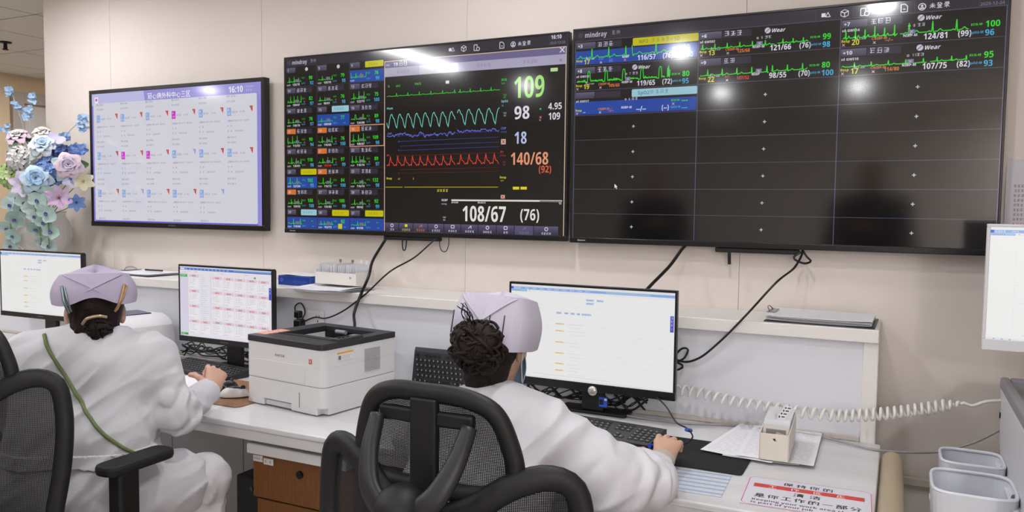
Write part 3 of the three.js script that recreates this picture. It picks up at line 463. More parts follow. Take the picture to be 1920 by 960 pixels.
// ---------- desk, backboard and what stands under it ----------
const DY = 0.74, LY = 1.095;
const speck = noiseTex(256, (u, v) => 0.93 + 0.05 * nz(u * 8, v * 8, 1.5) + 0.03 * (rnd() - 0.5), true);
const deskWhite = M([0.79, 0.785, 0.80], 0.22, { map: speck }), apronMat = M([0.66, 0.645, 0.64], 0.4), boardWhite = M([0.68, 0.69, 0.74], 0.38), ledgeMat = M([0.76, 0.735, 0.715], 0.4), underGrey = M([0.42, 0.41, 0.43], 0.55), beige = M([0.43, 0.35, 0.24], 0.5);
{
  const t = thing('desk', 'long white nurse station worktop carrying keyboards, printers and papers', 'desk', [0, 0, 0]);
  mesh('worktop', bx(-4.7, DY - 0.02, 0.271, -0.03, DY, 1.02, 0.005), deskWhite, t);
  mesh('apron', [bx(-4.69, DY - 0.055, 0.98, -0.04, DY - 0.02, 1.014, 0.004)], apronMat, t);
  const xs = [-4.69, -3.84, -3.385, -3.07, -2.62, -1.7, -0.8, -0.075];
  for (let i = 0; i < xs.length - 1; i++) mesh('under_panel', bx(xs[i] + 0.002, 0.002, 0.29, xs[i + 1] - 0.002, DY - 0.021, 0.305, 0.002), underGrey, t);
  mesh('end_support', bx(-0.075, 0.002, 0.275, -0.05, DY - 0.021, 0.98, 0.002), ledgeMat, t);
  mesh('end_support', bx(-4.69, 0.002, 0.31, -4.66, DY - 0.021, 0.98, 0.002), ledgeMat, t);
  const e = thing('bumper_rail', 'rounded beige bumper running along the end of the desk', 'bumper', [0, 0, 0]);
  const prof = new THREE.Shape(); prof.moveTo(-0.028, 0.001); prof.lineTo(0.034, 0.001); prof.lineTo(0.034, 0.7); prof.absarc(0.003, 0.715, 0.031, 0, Math.PI, false); prof.lineTo(-0.028, 0.001);
  mesh('body', extrude(prof, 0.66, 0.006).translate(0, 0, 0.36), beige, e);
  mesh('end_cap', new THREE.SphereGeometry(0.031, 20, 12, 0, Math.PI * 2, 0, Math.PI).scale(1, 1, 0.8).translate(0.003, 0.716, 0.365), beige, e);
  const b = thing('backboard', 'white upright panel with cream ledge behind the desk', 'partition', [0, 0, 0]);
  mesh('panel', bx(-4.62, 0.003, 0.245, -0.088, LY - 0.042, 0.268), boardWhite, b);
  mesh('ledge', bx(-4.64, LY - 0.042, 0.003, -0.046, LY, 0.288, 0.004), ledgeMat, b);
  mesh('end_post', bx(-0.09, 0.003, 0.003, -0.046, LY - 0.042, 0.274, 0.003), ledgeMat, b);
  mesh('skirting_strip', bx(-4.62, DY + 0.001, 0.268, -0.092, DY + 0.016, 0.276, 0.002), M([0.55, 0.5, 0.46], 0.5), b);
}
// wooden drawer cabinet
const wood = canvasTex(512, 512, (g) => {
  g.fillStyle = '#7a4c24'; g.fillRect(0, 0, 512, 512);
  for (let i = 0; i < 900; i++) { const x = rr(0, 512), a = rr(0.05, 0.2); g.strokeStyle = rnd() < 0.5 ? `rgba(60,30,8,${a})` : `rgba(175,120,65,${a})`; g.lineWidth = rr(0.6, 2.2); g.beginPath(); const y0 = rr(-100, 450), L = rr(60, 300); g.moveTo(x, y0); g.bezierCurveTo(x + rr(-3, 3), y0 + L / 3, x + rr(-3, 3), y0 + L * 0.7, x + rr(-2, 2), y0 + L); g.stroke(); }
});
const woodMat = M('#ffffff', 0.45, { map: wood });
const white = M([0.74, 0.73, 0.73], 0.5), black = M('#0e0e10', 0.45), darkGrey = M('#26262a', 0.5);
function textMat(w, h, draw, rough = 0.6) { return new THREE.MeshStandardMaterial({ map: canvasTex(w, h, draw), roughness: rough }); }
{
  const t = thing('drawer_cabinet', 'wood-grain drawer cabinet under the desk with lock and paper labels', 'cabinet', [-1.72, 0, 0.72]);
  mesh('carcass', bx(-0.2, 0.04, -0.26, 0.2, 0.628, 0.218, 0.002), woodMat, t);
  for (const [x, z] of [[-0.17, -0.2], [0.17, -0.2], [-0.17, 0.17], [0.17, 0.17]]) mesh('castor', cyl(0.02, 0.02, 0.025, 14).rotateZ(Math.PI / 2).translate(x, 0.021, z), black, t);
  for (const [y0, y1, in_] of [[0.475, 0.622, 0], [0.27, 0.468, 0.012], [0.05, 0.262, 0.012]]) {
    const d = mesh('drawer', bx(-0.208 + in_, y0, 0.219, 0.208 - in_, y1, 0.237 - in_ * 0.5, 0.002), woodMat, t);
    if (!in_) {
      mesh('lock', [cyl(0.012, 0.013, 0.008, 20).rotateX(Math.PI / 2).translate(-0.005, 0.58, 0.241)], black, d);
      mesh('label', new THREE.BoxGeometry(0.042, 0.021, 0.001).translate(-0.186, 0.607, 0.2376), textMat(128, 64, (g) => { rect(g, 0, 0, 128, 64, '#eceae6'); han(g, '#### #', 6, 44, 22, '#55525a'); }), d);
      mesh('label', new THREE.BoxGeometry(0.042, 0.021, 0.001).translate(-0.14, 0.602, 0.2376), textMat(128, 64, (g) => { rect(g, 0, 0, 128, 64, '#eceae6'); han(g, '#  #', 16, 46, 28, '#55525a'); }), d);
    }
  }
  single('storage_tray', [bx(-1.93, 0.630, 0.53, -1.52, 0.665, 0.985, 0.004)], white, 'flat white tray lying on top of the wooden drawer cabinet', 'tray');
  const pc = thing('computer_tower', 'black computer tower on the floor beside the drawer cabinet', 'computer', [-2.01, 0, 0.66]);
  mesh('case', bx(-0.075, 0.005, -0.2, 0.075, 0.5, 0.22, 0.008), black, pc);
  mesh('power_button', cyl(0.008, 0.008, 0.004, 16).rotateX(Math.PI / 2).translate(0, 0.46, 0.222), M('#555', 0.3, { metalness: 1 }), pc);
  mesh('grille', Array.from({ length: 8 }, (_, i) => bx(-0.05, 0.1 + i * 0.03, 0.219, 0.05, 0.11 + i * 0.03, 0.2235)), darkGrey, pc);
  single('power_cable', tube([[-2.115, 0.715, 0.34], [-2.118, 0.66, 0.42], [-2.12, 0.56, 0.5], [-2.05, 0.52, 0.55], [-2.03, 0.503, 0.58]], 0.0045, 30), black, 'black cable dropping from the desk edge onto the computer tower', 'cable');
  single('network_cable', tube([[-2.09, 0.71, 0.35], [-2.1, 0.66, 0.4], [-2.13, 0.62, 0.42], [-2.125, 0.5, 0.42], [-2.1, 0.3, 0.4], [-2.11, 0.006, 0.4]], 0.0028, 30), M('#26365e', 0.5), 'thin dark blue cable hanging under the desk', 'cable');
}
// ---------- desk monitors ----------
function deskMonitor(label, x0, x1, y0, y1, z, tex, o = {}) {
  const w = x1 - x0, h = y1 - y0, t = thing('desk_monitor', label, 'monitor', [(x0 + x1) / 2, o.foot ?? DY, z], o.turn ?? 0), by = y0 - (o.foot ?? DY);
  const bz = 0.008, bb = o.bottom ?? 0.024, m = o.mat ?? plasticBlack;
  mesh('bezel', [bx(-w / 2, by + h - bz, -0.02, w / 2, by + h, 0, 0.002), bx(-w / 2, by, -0.02, w / 2, by + bb, 0.001, 0.002), bx(-w / 2, by + bb, -0.02, -w / 2 + bz, by + h - bz, 0, 0.002), bx(w / 2 - bz, by + bb, -0.02, w / 2, by + h - bz, 0, 0.002)], m, t);
  mesh('back_cover', [bx(-w / 2 + 0.003, by + 0.003, -0.03, w / 2 - 0.003, by + h - 0.003, -0.006, 0.006), bx(-w * 0.28, by + 0.05, -0.05, w * 0.28, by + h * 0.72, -0.026, 0.012)], m, t);
  const g = new THREE.PlaneGeometry(w - 2 * bz, h - bz - bb).translate(0, by + bb + (h - bz - bb) / 2, -0.0015);
  mesh('screen', g, screenMat(tex, 0.8, 0.35), t);
  if (!o.nostand) {
    mesh('stand_neck', [bx(-0.04, 0.01, -0.075, 0.04, by + h * 0.45, -0.05, 0.004)], o.neck ?? black, t);
    mesh('stand_base', extrude(roundRect(-0.125, -0.045, 0.125, 0.045, 0.012), 0.01, 0.002).rotateX(-Math.PI / 2).translate(0, 0.0005, -0.08), o.neck ?? black, t);
  }
  if (o.mark) mesh('maker_mark', new THREE.PlaneGeometry(0.05, 0.011).translate(o.markx ?? 0, by + bb * 0.5, 0.0018), o.mark, t);
  const s = Math.sin(o.turn ?? 0), c = Math.cos(o.turn ?? 0); lampOn((x0 + x1) / 2 + s * 0.02, (y0 + y1) / 2, z + c * 0.02, w - 0.03, h - 0.05, [0.97, 0.98, 1], 0.25, o.turn ?? 0);
  return t;
}
const zeMat = logoMat('', '#8a8a90');
deskMonitor('black desk monitor with white form page, behind the nurse with the hair bun', -1.249, -0.641, 0.829, 1.192, 0.40, bigFormTex, { bottom: 0.028 });
deskMonitor('black desk monitor showing a grid of pink patient cards beside the printer', -2.842, -2.302, 0.853, 1.19, 0.455, listTex, { mark: zeMat });
deskMonitor('black desk monitor with a white page, beside the flower vase', -4.11, -3.503, 0.876, 1.214, 0.45, smallFormTex, { mark: zeMat, turn: 0.03 });
{
  const m2 = scene.children.find((o) => o.userData.label?.startsWith('black desk monitor with white form'));
  const y = 0.829 - DY;
  mesh('sensor_knob', [lathe([[0, 0], [0.016, 0], [0.017, 0.006], [0.011, 0.012], [0, 0.013]], 20).rotateX(Math.PI / 2).translate(0.02, y + 0.004, 0.001)], M('#c9c2bc', 0.25, { metalness: 0.6 }), m2);
  mesh('sticker', roundedPlane(0.036, 0.04).translate(0.04, 0.045, -0.0485), textMat(64, 72, (g) => { rect(g, 0, 0, 64, 72, '#16213e'); rect(g, 6, 6, 52, 60, '#2a5ad0'); rect(g, 8, 20, 26, 34, '#101830'); rect(g, 40, 12, 16, 14, '#e8eef8'); }), m2);
}
function roundedPlane(w, h) { return new THREE.BoxGeometry(w, h, 0.001); }
// ---------- keyboards and mice ----------
function keyboard(label, pos, turn, tilt = 0) {
  const t = thing('keyboard', label, 'keyboard', pos, turn); t.rotation.order = 'YXZ'; t.rotation.x = tilt;
  const side = poly([[-0.075, 0.001], [0.08, 0.001], [0.08, 0.012], [-0.06, 0.026], [-0.075, 0.024]]);
  mesh('case', new THREE.ExtrudeGeometry(side, { depth: 0.436, bevelEnabled: true, bevelThickness: 0.002, bevelSize: 0.002, bevelSegments: 2 }).rotateY(-Math.PI / 2).translate(0.218, 0.002, 0), darkGrey, t);
  const keys = [], legends = [];
  const key = (x, r, w = 0.0155, dd = 0.0155) => { const z = -0.047 + r * 0.0195, y = 0.0255 - (z + 0.06) * 0.1; const g = new THREE.CylinderGeometry(0.62, 0.78, 0.008, 4, 1).rotateY(Math.PI / 4); g.scale(w * 0.98, 1, dd * 0.98); keys.push(g.rotateX(0.1).translate(x, y + 0.0025, z)); if (r > 0) legends.push(new THREE.BoxGeometry(Math.min(w, 0.012) * 0.36, 0.0006, dd * 0.4).rotateX(0.1).translate(x - Math.min(w, 0.012) * 0.16, y + 0.0068, z - dd * 0.08)); };
  for (let r = 0; r < 6; r++) {
    if (r === 5) { [0, 1, 2].forEach((i) => key(-0.202 + i * 0.022, 5, 0.019)); key(-0.095, 5, 0.108); [0, 1, 2, 3].forEach((i) => key(-0.026 + i * 0.022, 5, 0.019)); }
    else for (let i = 0; i < 14; i++) { if (r === 0 && (i === 1 || i === 6)) continue; key(-0.203 + i * 0.0188 + (r > 1 ? 0.004 * (r - 1) : 0), r, r === 0 ? 0.0135 : 0.0155, r === 0 ? 0.0115 : 0.0155); }
    for (let i = 0; i < 3; i++) if (r !== 3 && !(r === 4 && i !== 1)) key(0.082 + i * 0.0188, r, 0.0155, r === 0 ? 0.0115 : 0.0155);
    if (r > 0) for (let i = 0; i < 4; i++) key(0.15 + i * 0.0188, r);
  }
  const k = mesh('keycaps', keys, M('#141416', 0.4), t); k.userData.kind = 'stuff';
  const l = mesh('key_legends', legends, M('#8e8e94', 0.5), t); l.userData.kind = 'stuff';
  mesh('maker_mark', new THREE.PlaneGeometry(0.05, 0.006).rotateX(-Math.PI / 2 + 0.1).translate(0.178, 0.0283, -0.052), keyMark, t);
  return t;
}
const keyMark = logoMat('', '#9a9aa2');
keyboard('black keyboard below the patient-card monitor, partly under a hand', [-2.63, DY, 0.5], -0.14);
keyboard('black keyboard lying before the large white-page monitor', [-0.86, DY, 0.575], -0.09);
{ const k = keyboard('black keyboard leaning upright against the white backboard', [-1.47, DY + 0.085, 0.318], 0.03, 1.3); }
function mouse(label, pos, turn, body, top) {
  const t = thing('computer_mouse', label, 'mouse', pos, turn);
  const shape = (k) => { const g = new THREE.SphereGeometry(1, 28, 18); const p = g.attributes.position; for (let i = 0; i < p.count; i++) { let x = p.getX(i), y = p.getY(i), z = p.getZ(i); x *= 1 - 0.12 * Math.cos(z * 1.5) + 0.06; if (y < 0) y *= 0.12; p.setXYZ(i, x * 0.031 * k, y * 0.034 * (1 + 0.12 * z) * k, z * 0.056 * k); } return setNormals(g).translate(0, 0.0045, 0); };
  mesh('shell', shape(1), body, t);
  mesh('top_cover', shape(0.985).scale(0.86, 1.0, 0.9).translate(0, 0.0022, -0.001), top, t);
  mesh('wheel', cyl(0.009, 0.009, 0.006, 18).rotateZ(Math.PI / 2).translate(0, 0.0335, -0.028), black, t);
  return t;
}
single('brown_mouse_mat', extrude(roundRect(-2.46, -0.885, -2.07, -0.555, 0.03), 0.003, 0.001).rotateX(-Math.PI / 2).translate(0, DY + 0.0005, 0), M([0.27, 0.13, 0.06], 0.6), 'brown mat under the two mice beside the printer', 'mouse mat');
mouse('all-black mouse next to the raised fist on the brown mat', [-2.285, DY + 0.004, 0.715], 0.35, M('#0d0d0f', 0.25), M('#111113', 0.2));
mouse('white mouse with black top on the brown mat', [-2.19, DY + 0.004, 0.775], -0.85, M('#d4d2d0', 0.35), M('#141416', 0.3));
single('black_mouse_pad', extrude(roundRect(-0.70, -0.775, -0.36, -0.50, 0.014), 0.003, 0.001).rotateX(-Math.PI / 2).translate(0, DY + 0.0005, 0), M('#0c0c0f', 0.75), 'black cloth mouse pad under the bandaged right hand', 'mouse pad');
// open notebook by the first keyboard
{
  const t = thing('notebook', 'open white notebook with black cover lying at the card monitor keyboard', 'notebook', [-2.49, DY, 0.70], -0.3);
  mesh('cover', bx(-0.155, 0.0005, -0.105, 0.155, 0.004, 0.105), black, t);
  const pm = textMat(256, 180, (g) => { rect(g, 0, 0, 256, 180, '#eeecef'); for (const [x, y] of [[150, 30], [40, 60], [170, 90], [60, 120], [190, 140]]) han(g, '##', x, y, 12, '#b9b6c4'); });
  for (const s of [-1, 1]) mesh('page_block', sheet((u, v) => [s * (0.002 + u * 0.148), 0.006 + 0.008 * Math.sin(Math.min(1, u * 1.6) * Math.PI) ** 0.7 * (1 - u * 0.5), (s > 0 ? v - 0.5 : 0.5 - v) * 0.2], 14, 4, 0.002), pm, t);
}

// ---------- printers ----------
{
  const t = thing('laser_printer', 'white laser printer with dark grey top standing on the desk', 'printer', [-1.89, DY, 0.645], -0.12);
  const pw = M([0.72, 0.715, 0.72], 0.42), pg = M('#2b2b30', 0.42), gap = M([0.3, 0.3, 0.3], 0.7);
  const w = 0.19, d = 0.18, h = 0.245;
  const outline = (inset = 0) => { const s = new THREE.Shape(); const r = 0.03, x0 = -w + inset, x1 = w - inset, z0 = -d + inset, z1 = d - inset; s.moveTo(x0, -z0); s.lineTo(x0, -z1 + 0.008); s.quadraticCurveTo(x0, -z1, x0 + 0.01, -z1); s.lineTo(x1 - r, -z1); s.quadraticCurveTo(x1, -z1, x1, -z1 + r); s.lineTo(x1, -z0); s.closePath(); return s; };
  const slab = (y0, y1, inset = 0, bev = 0.002) => extrude(outline(inset), y1 - y0, bev).rotateX(-Math.PI / 2).translate(0, y0, 0);
  // body in two tiers with a recessed joint
  mesh('lower_body', [slab(0.028, 0.098), bx(-w, 0.004, -d, -0.105, 0.03, d, 0.003), bx(0.035, 0.004, -d + 0.03, w, 0.03, d - 0.028, 0.003), bx(0.035, 0.004, 0.1, w - 0.028, 0.03, d, 0.003), bx(-0.105, 0.004, -d, 0.035, 0.03, d - 0.02, 0.002)], pw, t);
  mesh('joint_line', slab(0.096, 0.102, 0.003, 0), gap, t);
  mesh('upper_body', [slab(0.1, 0.165), (() => { const s = outline(0), hh = new THREE.Path(); hh.moveTo(-0.12, -0.1); hh.lineTo(0.14, -0.1); hh.lineTo(0.14, 0.135); hh.lineTo(-0.12, 0.135); hh.closePath(); s.holes.push(hh); return extrude(s, h - 0.018 - 0.165, 0).rotateX(-Math.PI / 2).translate(0, 0.165, 0); })()], pw, t);
  mesh('front_flap', [extrude(roundRect(-0.155, 0.104, 0.105, 0.168, 0.012), 0.003, 0.001).translate(0, 0, d - 0.001)], pw, t);
  mesh('tray_handle', bx(-0.1, 0.006, d - 0.018, 0.03, 0.024, d - 0.006, 0.002), M([0.6, 0.6, 0.62], 0.5), t);
  mesh('level_window', bx(0.075, 0.02, d - 0.001, 0.079, 0.072, d + 0.001), gap, t);
  // dark top with the sunken paper bed, as a frame of bars plus floor
  const ty = h - 0.018;
  const rim = outline(-0.002), hole = new THREE.Path(); hole.moveTo(-0.12, -0.1); hole.lineTo(0.14, -0.1); hole.lineTo(0.14, 0.135); hole.lineTo(-0.12, 0.135); hole.closePath(); rim.holes.push(hole);
  mesh('top_cover', extrude(rim, 0.022, 0.002).rotateX(-Math.PI / 2).translate(0, ty, 0), pg, t);
  mesh('paper_bed', sheet((u, v) => [-0.12 + 0.26 * u, ty + 0.021 - 0.05 * (1 - v) ** 1.2, -0.135 + 0.235 * v], 6, 10, 0.003), M('#232328', 0.5), t);
  mesh('output_slot', [bx(-0.118, ty - 0.02, -0.134, 0.138, ty + 0.008, -0.128), bx(-0.03, ty - 0.004, -0.13, 0.0, ty + 0.012, -0.11, 0.003)], black, t);
  mesh('roller', cyl(0.008, 0.008, 0.05, 14).rotateZ(Math.PI / 2).translate(-0.02, ty + 0.008, -0.115), M('#8a8a90', 0.4), t);
  const pnl = mesh('control_panel', bx(0.145, ty + 0.02, -0.02, 0.185, ty + 0.03, 0.1, 0.003), M('#3a3a40', 0.4), t);
  mesh('display', bx(0.15, ty + 0.0295, -0.012, 0.18, ty + 0.031, 0.02), M('#6a6a58', 0.2), pnl);
  mesh('button', [0.04, 0.06, 0.08].map((z) => cyl(0.006, 0.006, 0.004, 14).translate(0.165, ty + 0.031, z)), M('#1a1a1e', 0.4), pnl);
  mesh('warning_sticker', new THREE.BoxGeometry(0.055, 0.0008, 0.12).rotateY(0).translate(-0.158, ty + 0.0226, 0.09), textMat(128, 256, (g) => { rect(g, 0, 0, 128, 256, '#d9846e'); for (let i = 0; i < 5; i++) rect(g, 12, 18 + i * 46, 104, 26, '#e8c8bc'); }), t);
  mesh('maker_mark', new THREE.PlaneGeometry(0.075, 0.012).translate(-0.02, 0.19, d + 0.0012), textMat(256, 40, (g) => { rect(g, 0, 0, 256, 40, '#dcdadb'); tx(g, 'PANTUM', 128, 34, 40, '#4a4a52', { bold: true, align: 'center', sx: 1 }); }), t);
  mesh('red_mark', new THREE.BoxGeometry(0.014, 0.016, 0.001).translate(0.132, 0.186, d + 0.0008), textMat(32, 36, (g) => { rect(g, 0, 0, 32, 36, '#c43a34'); han(g, '#', 4, 30, 24, '#f4e4e0', 0.12); }), t);
  mesh('side_vent', Array.from({ length: 14 }, (_, i) => bx(w + 0.0005, 0.125 + i * 0.006, -0.1, w + 0.0022, 0.1282 + i * 0.006, -0.02)), M([0.42, 0.42, 0.45], 0.6), t);
  mesh('side_label', new THREE.BoxGeometry(0.001, 0.03, 0.075).translate(w + 0.0008, 0.198, 0.075), textMat(256, 100, (g) => { rect(g, 0, 0, 256, 100, '#e2e0e0'); rect(g, 0, 0, 256, 22, '#e2a63c'); rect(g, 14, 40, 44, 48, '#77757a'); for (let i = 0; i < 4; i++) rect(g, 76, 42 + i * 12, 130, 3, '#9a989c'); }), t);
  mesh('side_grip', bx(w - 0.004, 0.004, -0.13, w + 0.001, 0.018, -0.02, 0.001), M([0.55, 0.5, 0.2], 0.6), t);
}
{
  const t = thing('label_printer', 'rounded white printer with dark blue lid window behind the capped nurse', 'printer', [-3.15, DY, 0.465], -0.25);
  const s = new THREE.Shape(); s.moveTo(-0.15, 0.001); s.lineTo(0.16, 0.001); s.quadraticCurveTo(0.175, 0.09, 0.15, 0.165); s.quadraticCurveTo(0.12, 0.2, 0.05, 0.208); s.lineTo(-0.11, 0.2); s.quadraticCurveTo(-0.15, 0.19, -0.15, 0.15); s.closePath();
  const pw = M([0.72, 0.715, 0.74], 0.4);
  mesh('body', extrude(s, 0.28, 0.012).rotateY(0).translate(0, 0, -0.14), pw, t);
  mesh('lid_window', extrude(roundRect(-0.1, -0.085, 0.05, 0.085, 0.015), 0.006, 0.002).rotateX(-Math.PI / 2).translate(0, 0.206, 0), M('#1d2050', 0.2), t);
  mesh('seam', bx(-0.1, 0.085, 0.139, 0.15, 0.088, 0.1415), M([0.45, 0.45, 0.48], 0.6), t);
  mesh('side_label', new THREE.BoxGeometry(0.05, 0.03, 0.001).translate(0.05, 0.15, 0.141), textMat(128, 76, (g) => { rect(g, 0, 0, 128, 76, '#e4e2e4'); rect(g, 0, 0, 128, 18, '#e0a848'); rect(g, 8, 30, 34, 38, '#88868c'); for (let i = 0; i < 3; i++) rect(g, 52, 34 + i * 11, 60, 4, '#a8a6ac'); }), t);
}
// ---------- things on the ledge ----------
const paper = M([0.76, 0.76, 0.80], 0.7);
function linesTex(w, h, n, tone = '#d6d4de') { return canvasTex(w, h, (g) => { rect(g, 0, 0, w, h, '#ebebf0'); for (let i = 0; i < n; i++) { const y = h * (0.08 + 0.86 * i / n); for (let x = w * 0.06; x < w * 0.9;) { const L = rr(6, w * 0.16); rect(g, x, y, Math.min(L, w * 0.92 - x), Math.max(1, h / n * 0.28), tone); x += L + rr(4, 14); } } }); }
const printed = new THREE.MeshStandardMaterial({ map: linesTex(256, 360, 26), roughness: 0.7 });
function sheetPaper(w, d, mat, bend = 0.004, ph = 0) { return sheet((u, v) => [(u - 0.5) * w, 0.0012 + bend * (0.5 + 0.5 * Math.sin(u * 5 + ph + v * 2)) * Math.abs(2 * u - 1) ** 2, (v - 0.5) * d], 12, 8, 0.0008); }
function clipboard(label, pos, turn, w, d, n) {
  const t = thing('clipboard', label, 'clipboard', pos, turn);
  mesh('board', bx(-w / 2, 0.0005, -d / 2, w / 2, 0.004, d / 2, 0.0015), M('#23232a', 0.4), t);
  for (let i = 0; i < n; i++) { const m = mesh('paper_sheet', sheetPaper(w - 0.012, d - 0.012, 0, 0.003, i * 1.7), i === n - 1 ? printed : paper, t); m.position.set(rr(-0.004, 0.004), 0.004 + i * 0.0032, rr(-0.003, 0.003)); }
  const y = 0.006 + n * 0.0032;
  mesh('clip', [bx(-w / 2 - 0.004, y, -0.05, -w / 2 + 0.022, y + 0.003, 0.05, 0.001), tube([[-w / 2 + 0.004, y + 0.003, -0.035], [-w / 2 - 0.004, y + 0.014, -0.02], [-w / 2 - 0.004, y + 0.014, 0.02], [-w / 2 + 0.004, y + 0.003, 0.035]], 0.0018, 24, 6), bx(-w / 2 - 0.004, 0.003, -0.012, -w / 2, y + 0.002, 0.012)], M('#9a9a9e', 0.25, { metalness: 0.9 }), t);
  return t;
}
clipboard('clipboard with loose papers at the flower end of the ledge', [-3.42, LY, 0.13], -0.1, 0.32, 0.23, 2);
clipboard('clipboard with a thick stack of papers at the empty end of the ledge', [-0.222, LY, 0.15], -0.02, 0.33, 0.245, 5);
single('ballpoint_pen', [cyl(0.004, 0.004, 0.12, 10).rotateZ(Math.PI / 2).translate(-3.42, LY + 0.0175, 0.1), cyl(0.0045, 0.0045, 0.03, 10).rotateZ(Math.PI / 2).translate(-3.47, LY + 0.0175, 0.1)], black, 'black pen lying on the clipboard near the flowers', 'pen');
{
  const t = thing('carton', 'flat blue carton on the ledge beside the card tray', 'box', [-2.42, LY, 0.13], -0.03);
  mesh('box', bx(-0.095, 0.001, -0.06, 0.095, 0.042, 0.06, 0.001), M([0.02, 0.07, 0.34], 0.4), t);
  mesh('printed_side', new THREE.PlaneGeometry(0.18, 0.036).translate(0, 0.0215, 0.0606), textMat(256, 52, (g) => { rect(g, 0, 0, 256, 52, '#15388c'); g.strokeStyle = '#7f9ad8'; g.lineWidth = 3; g.beginPath(); g.arc(24, 24, 9, 0, 7); g.stroke(); han(g, '######', 120, 40, 18, '#3f64b8', 0.1); }, 0.4), t);
  const p = single('loose_sheet', sheet((u, v) => [(u - 0.5) * 0.21, 0.002 * Math.sin(u * 6), (v - 0.5) * 0.11], 8, 4, 0.0008), paper, 'white sheet lying on top of the blue carton', 'paper'); p.position.set(-2.43, LY + 0.0455, 0.125);
  const q = single('paper_pile', [sheetPaper(0.3, 0.23, 0, 0.006, 0.5), sheetPaper(0.29, 0.22, 0, 0.007, 1.4).translate(0.006, 0.003, 0.004), sheetPaper(0.29, 0.225, 0, 0.01, 2.4).translate(-0.006, 0.006, 0)], paper, 'few white papers overhanging the ledge in front of the card tray', 'papers'); q.position.set(-2.17, LY + 0.0005, 0.245); q.rotation.y = -0.06;
  const c = thing('card_tray', 'cream tray packed with upright cards on the ledge', 'card tray', [-2.17, LY + 0.021, 0.155], -0.06);
  const cm = M([0.74, 0.71, 0.67], 0.5);
  mesh('tray_walls', [bx(-0.115, 0, -0.06, 0.115, 0.004, 0.06), bx(-0.115, 0.004, 0.057, 0.115, 0.05, 0.06, 0.001), bx(-0.115, 0.004, -0.06, 0.115, 0.062, -0.057, 0.001), bx(-0.115, 0.004, -0.057, -0.112, 0.06, 0.057), bx(0.112, 0.004, -0.057, 0.115, 0.056, 0.057)], cm, c);
  for (let i = 0; i < 34; i++) { const m = mesh('card', cardGeo(), i % 7 === 3 ? M([0.6, 0.6, 0.64], 0.6) : paper, c); m.position.set(-0.107 + i * 0.0063, 0.0045, rr(-0.004, 0.004)); m.rotation.z = rr(-0.05, 0.05); m.scale.y = rr(0.93, 1.04); }
  for (const x of [-0.05, 0.02, 0.07, 0.1]) { const m = mesh('index_tab', [bx(-0.009, 0.06, -0.001, 0.009, 0.082, 0.0, 0), bx(-0.007, 0.09, -0.001, 0.007, 0.102, 0.0, 0), bx(-0.002, 0.08, -0.001, 0.002, 0.092, 0.0)], x > 0.05 ? paper : M('#77726e', 0.6), c); m.position.set(x, 0, -0.03); }
  mesh('drawing', new THREE.PlaneGeometry(0.016, 0.014).translate(0.085, 0.032, 0.0606), textMat(32, 28, (g) => { rect(g, 0, 0, 32, 28, '#dcd6cf'); rect(g, 8, 6, 6, 16, '#3a383c'); rect(g, 18, 10, 8, 8, '#3a383c'); }), c);
}
function cardGeo() { return cardGeo.g ??= new THREE.BoxGeometry(0.0016, 0.08, 0.1).translate(0, 0.04, 0); }
// ---------- things at the free end of the desk ----------
{
  for (const [i, x, z, a, l] of [[0, -0.345, 0.44, 0.06, 'lowest printed table sheet of the pile under the card box'], [1, -0.375, 0.445, -0.16, 'skewed printed table sheet in the middle of the pile'], [2, -0.30, 0.44, 0.02, 'topmost printed table sheet under the card box']]) {
    const m = single('printed_sheet', sheetPaper(0.21, 0.36, 0, 0.002, i * 2), printed, l, 'paper'); m.position.set(x, DY + 0.004 + i * 0.003, z + 0.01); m.rotation.y = a;
  }
  const t = thing('card_box', 'cream card box with white index cards standing on printed sheets', 'card box', [-0.30, DY + 0.0145, 0.53], 0.03);
  const cm = M([0.72, 0.67, 0.60], 0.5), w = 0.04, d = 0.11;
  const side = poly([[-d, 0], [d, 0], [d, 0.075], [-d + 0.02, 0.09], [-d, 0.09]]);
  mesh('box_walls', [bx(-w, 0, -d, w, 0.003, d), bx(-w, 0.003, d - 0.003, w, 0.075, d, 0.001), bx(-w, 0.003, -d, w, 0.09, -d + 0.003, 0.001), ...[-w, w - 0.0025].map((x) => new THREE.ExtrudeGeometry(side, { depth: 0.0025, bevelEnabled: false }).rotateY(-Math.PI / 2).translate(x + 0.0025, 0, 0))], cm, t);
  mesh('black_mark', extrude(poly([[0, 0], [0.008, 0.001], [0.007, -0.004], [0.012, -0.006], [0.004, -0.006]]), 0.001).translate(-0.004, 0.062, d), black, t);
  const cg = new THREE.BoxGeometry(0.07, 0.098, 0.0012).translate(0, 0.049, 0), tabm = textMat(64, 32, (g) => { rect(g, 0, 0, 64, 32, '#e6e4e2'); rect(g, 8, 9, 12, 14, '#2c2a2e'); rect(g, 30, 11, 26, 8, '#3c3a3e'); });
  for (let i = 0; i < 26; i++) { const m = mesh('index_card', cg, paper, t); m.position.set(0, 0.0035, -0.1 + i * 0.0062); m.rotation.x = -0.12; if (i % 6 === 5) { const b = mesh('card_tab', new THREE.BoxGeometry(0.022, 0.014, 0.001).translate(0.02 - i * 0.0004, 0.104, 0), tabm, m); } }
  mesh('front_photo_card', new THREE.BoxGeometry(0.07, 0.085, 0.0012).translate(0, 0.0425, 0), textMat(128, 150, (g) => { rect(g, 0, 0, 128, 150, '#dedbd6'); rect(g, 14, 18, 100, 52, '#8a8684'); g.fillStyle = '#c9c4be'; g.beginPath(); g.moveTo(40, 70); g.lineTo(70, 30); g.lineTo(112, 40); g.lineTo(112, 70); g.fill(); rect(g, 14, 58, 44, 12, '#4e4a4c'); }), t).position.set(0, 0.0035, 0.068);
}
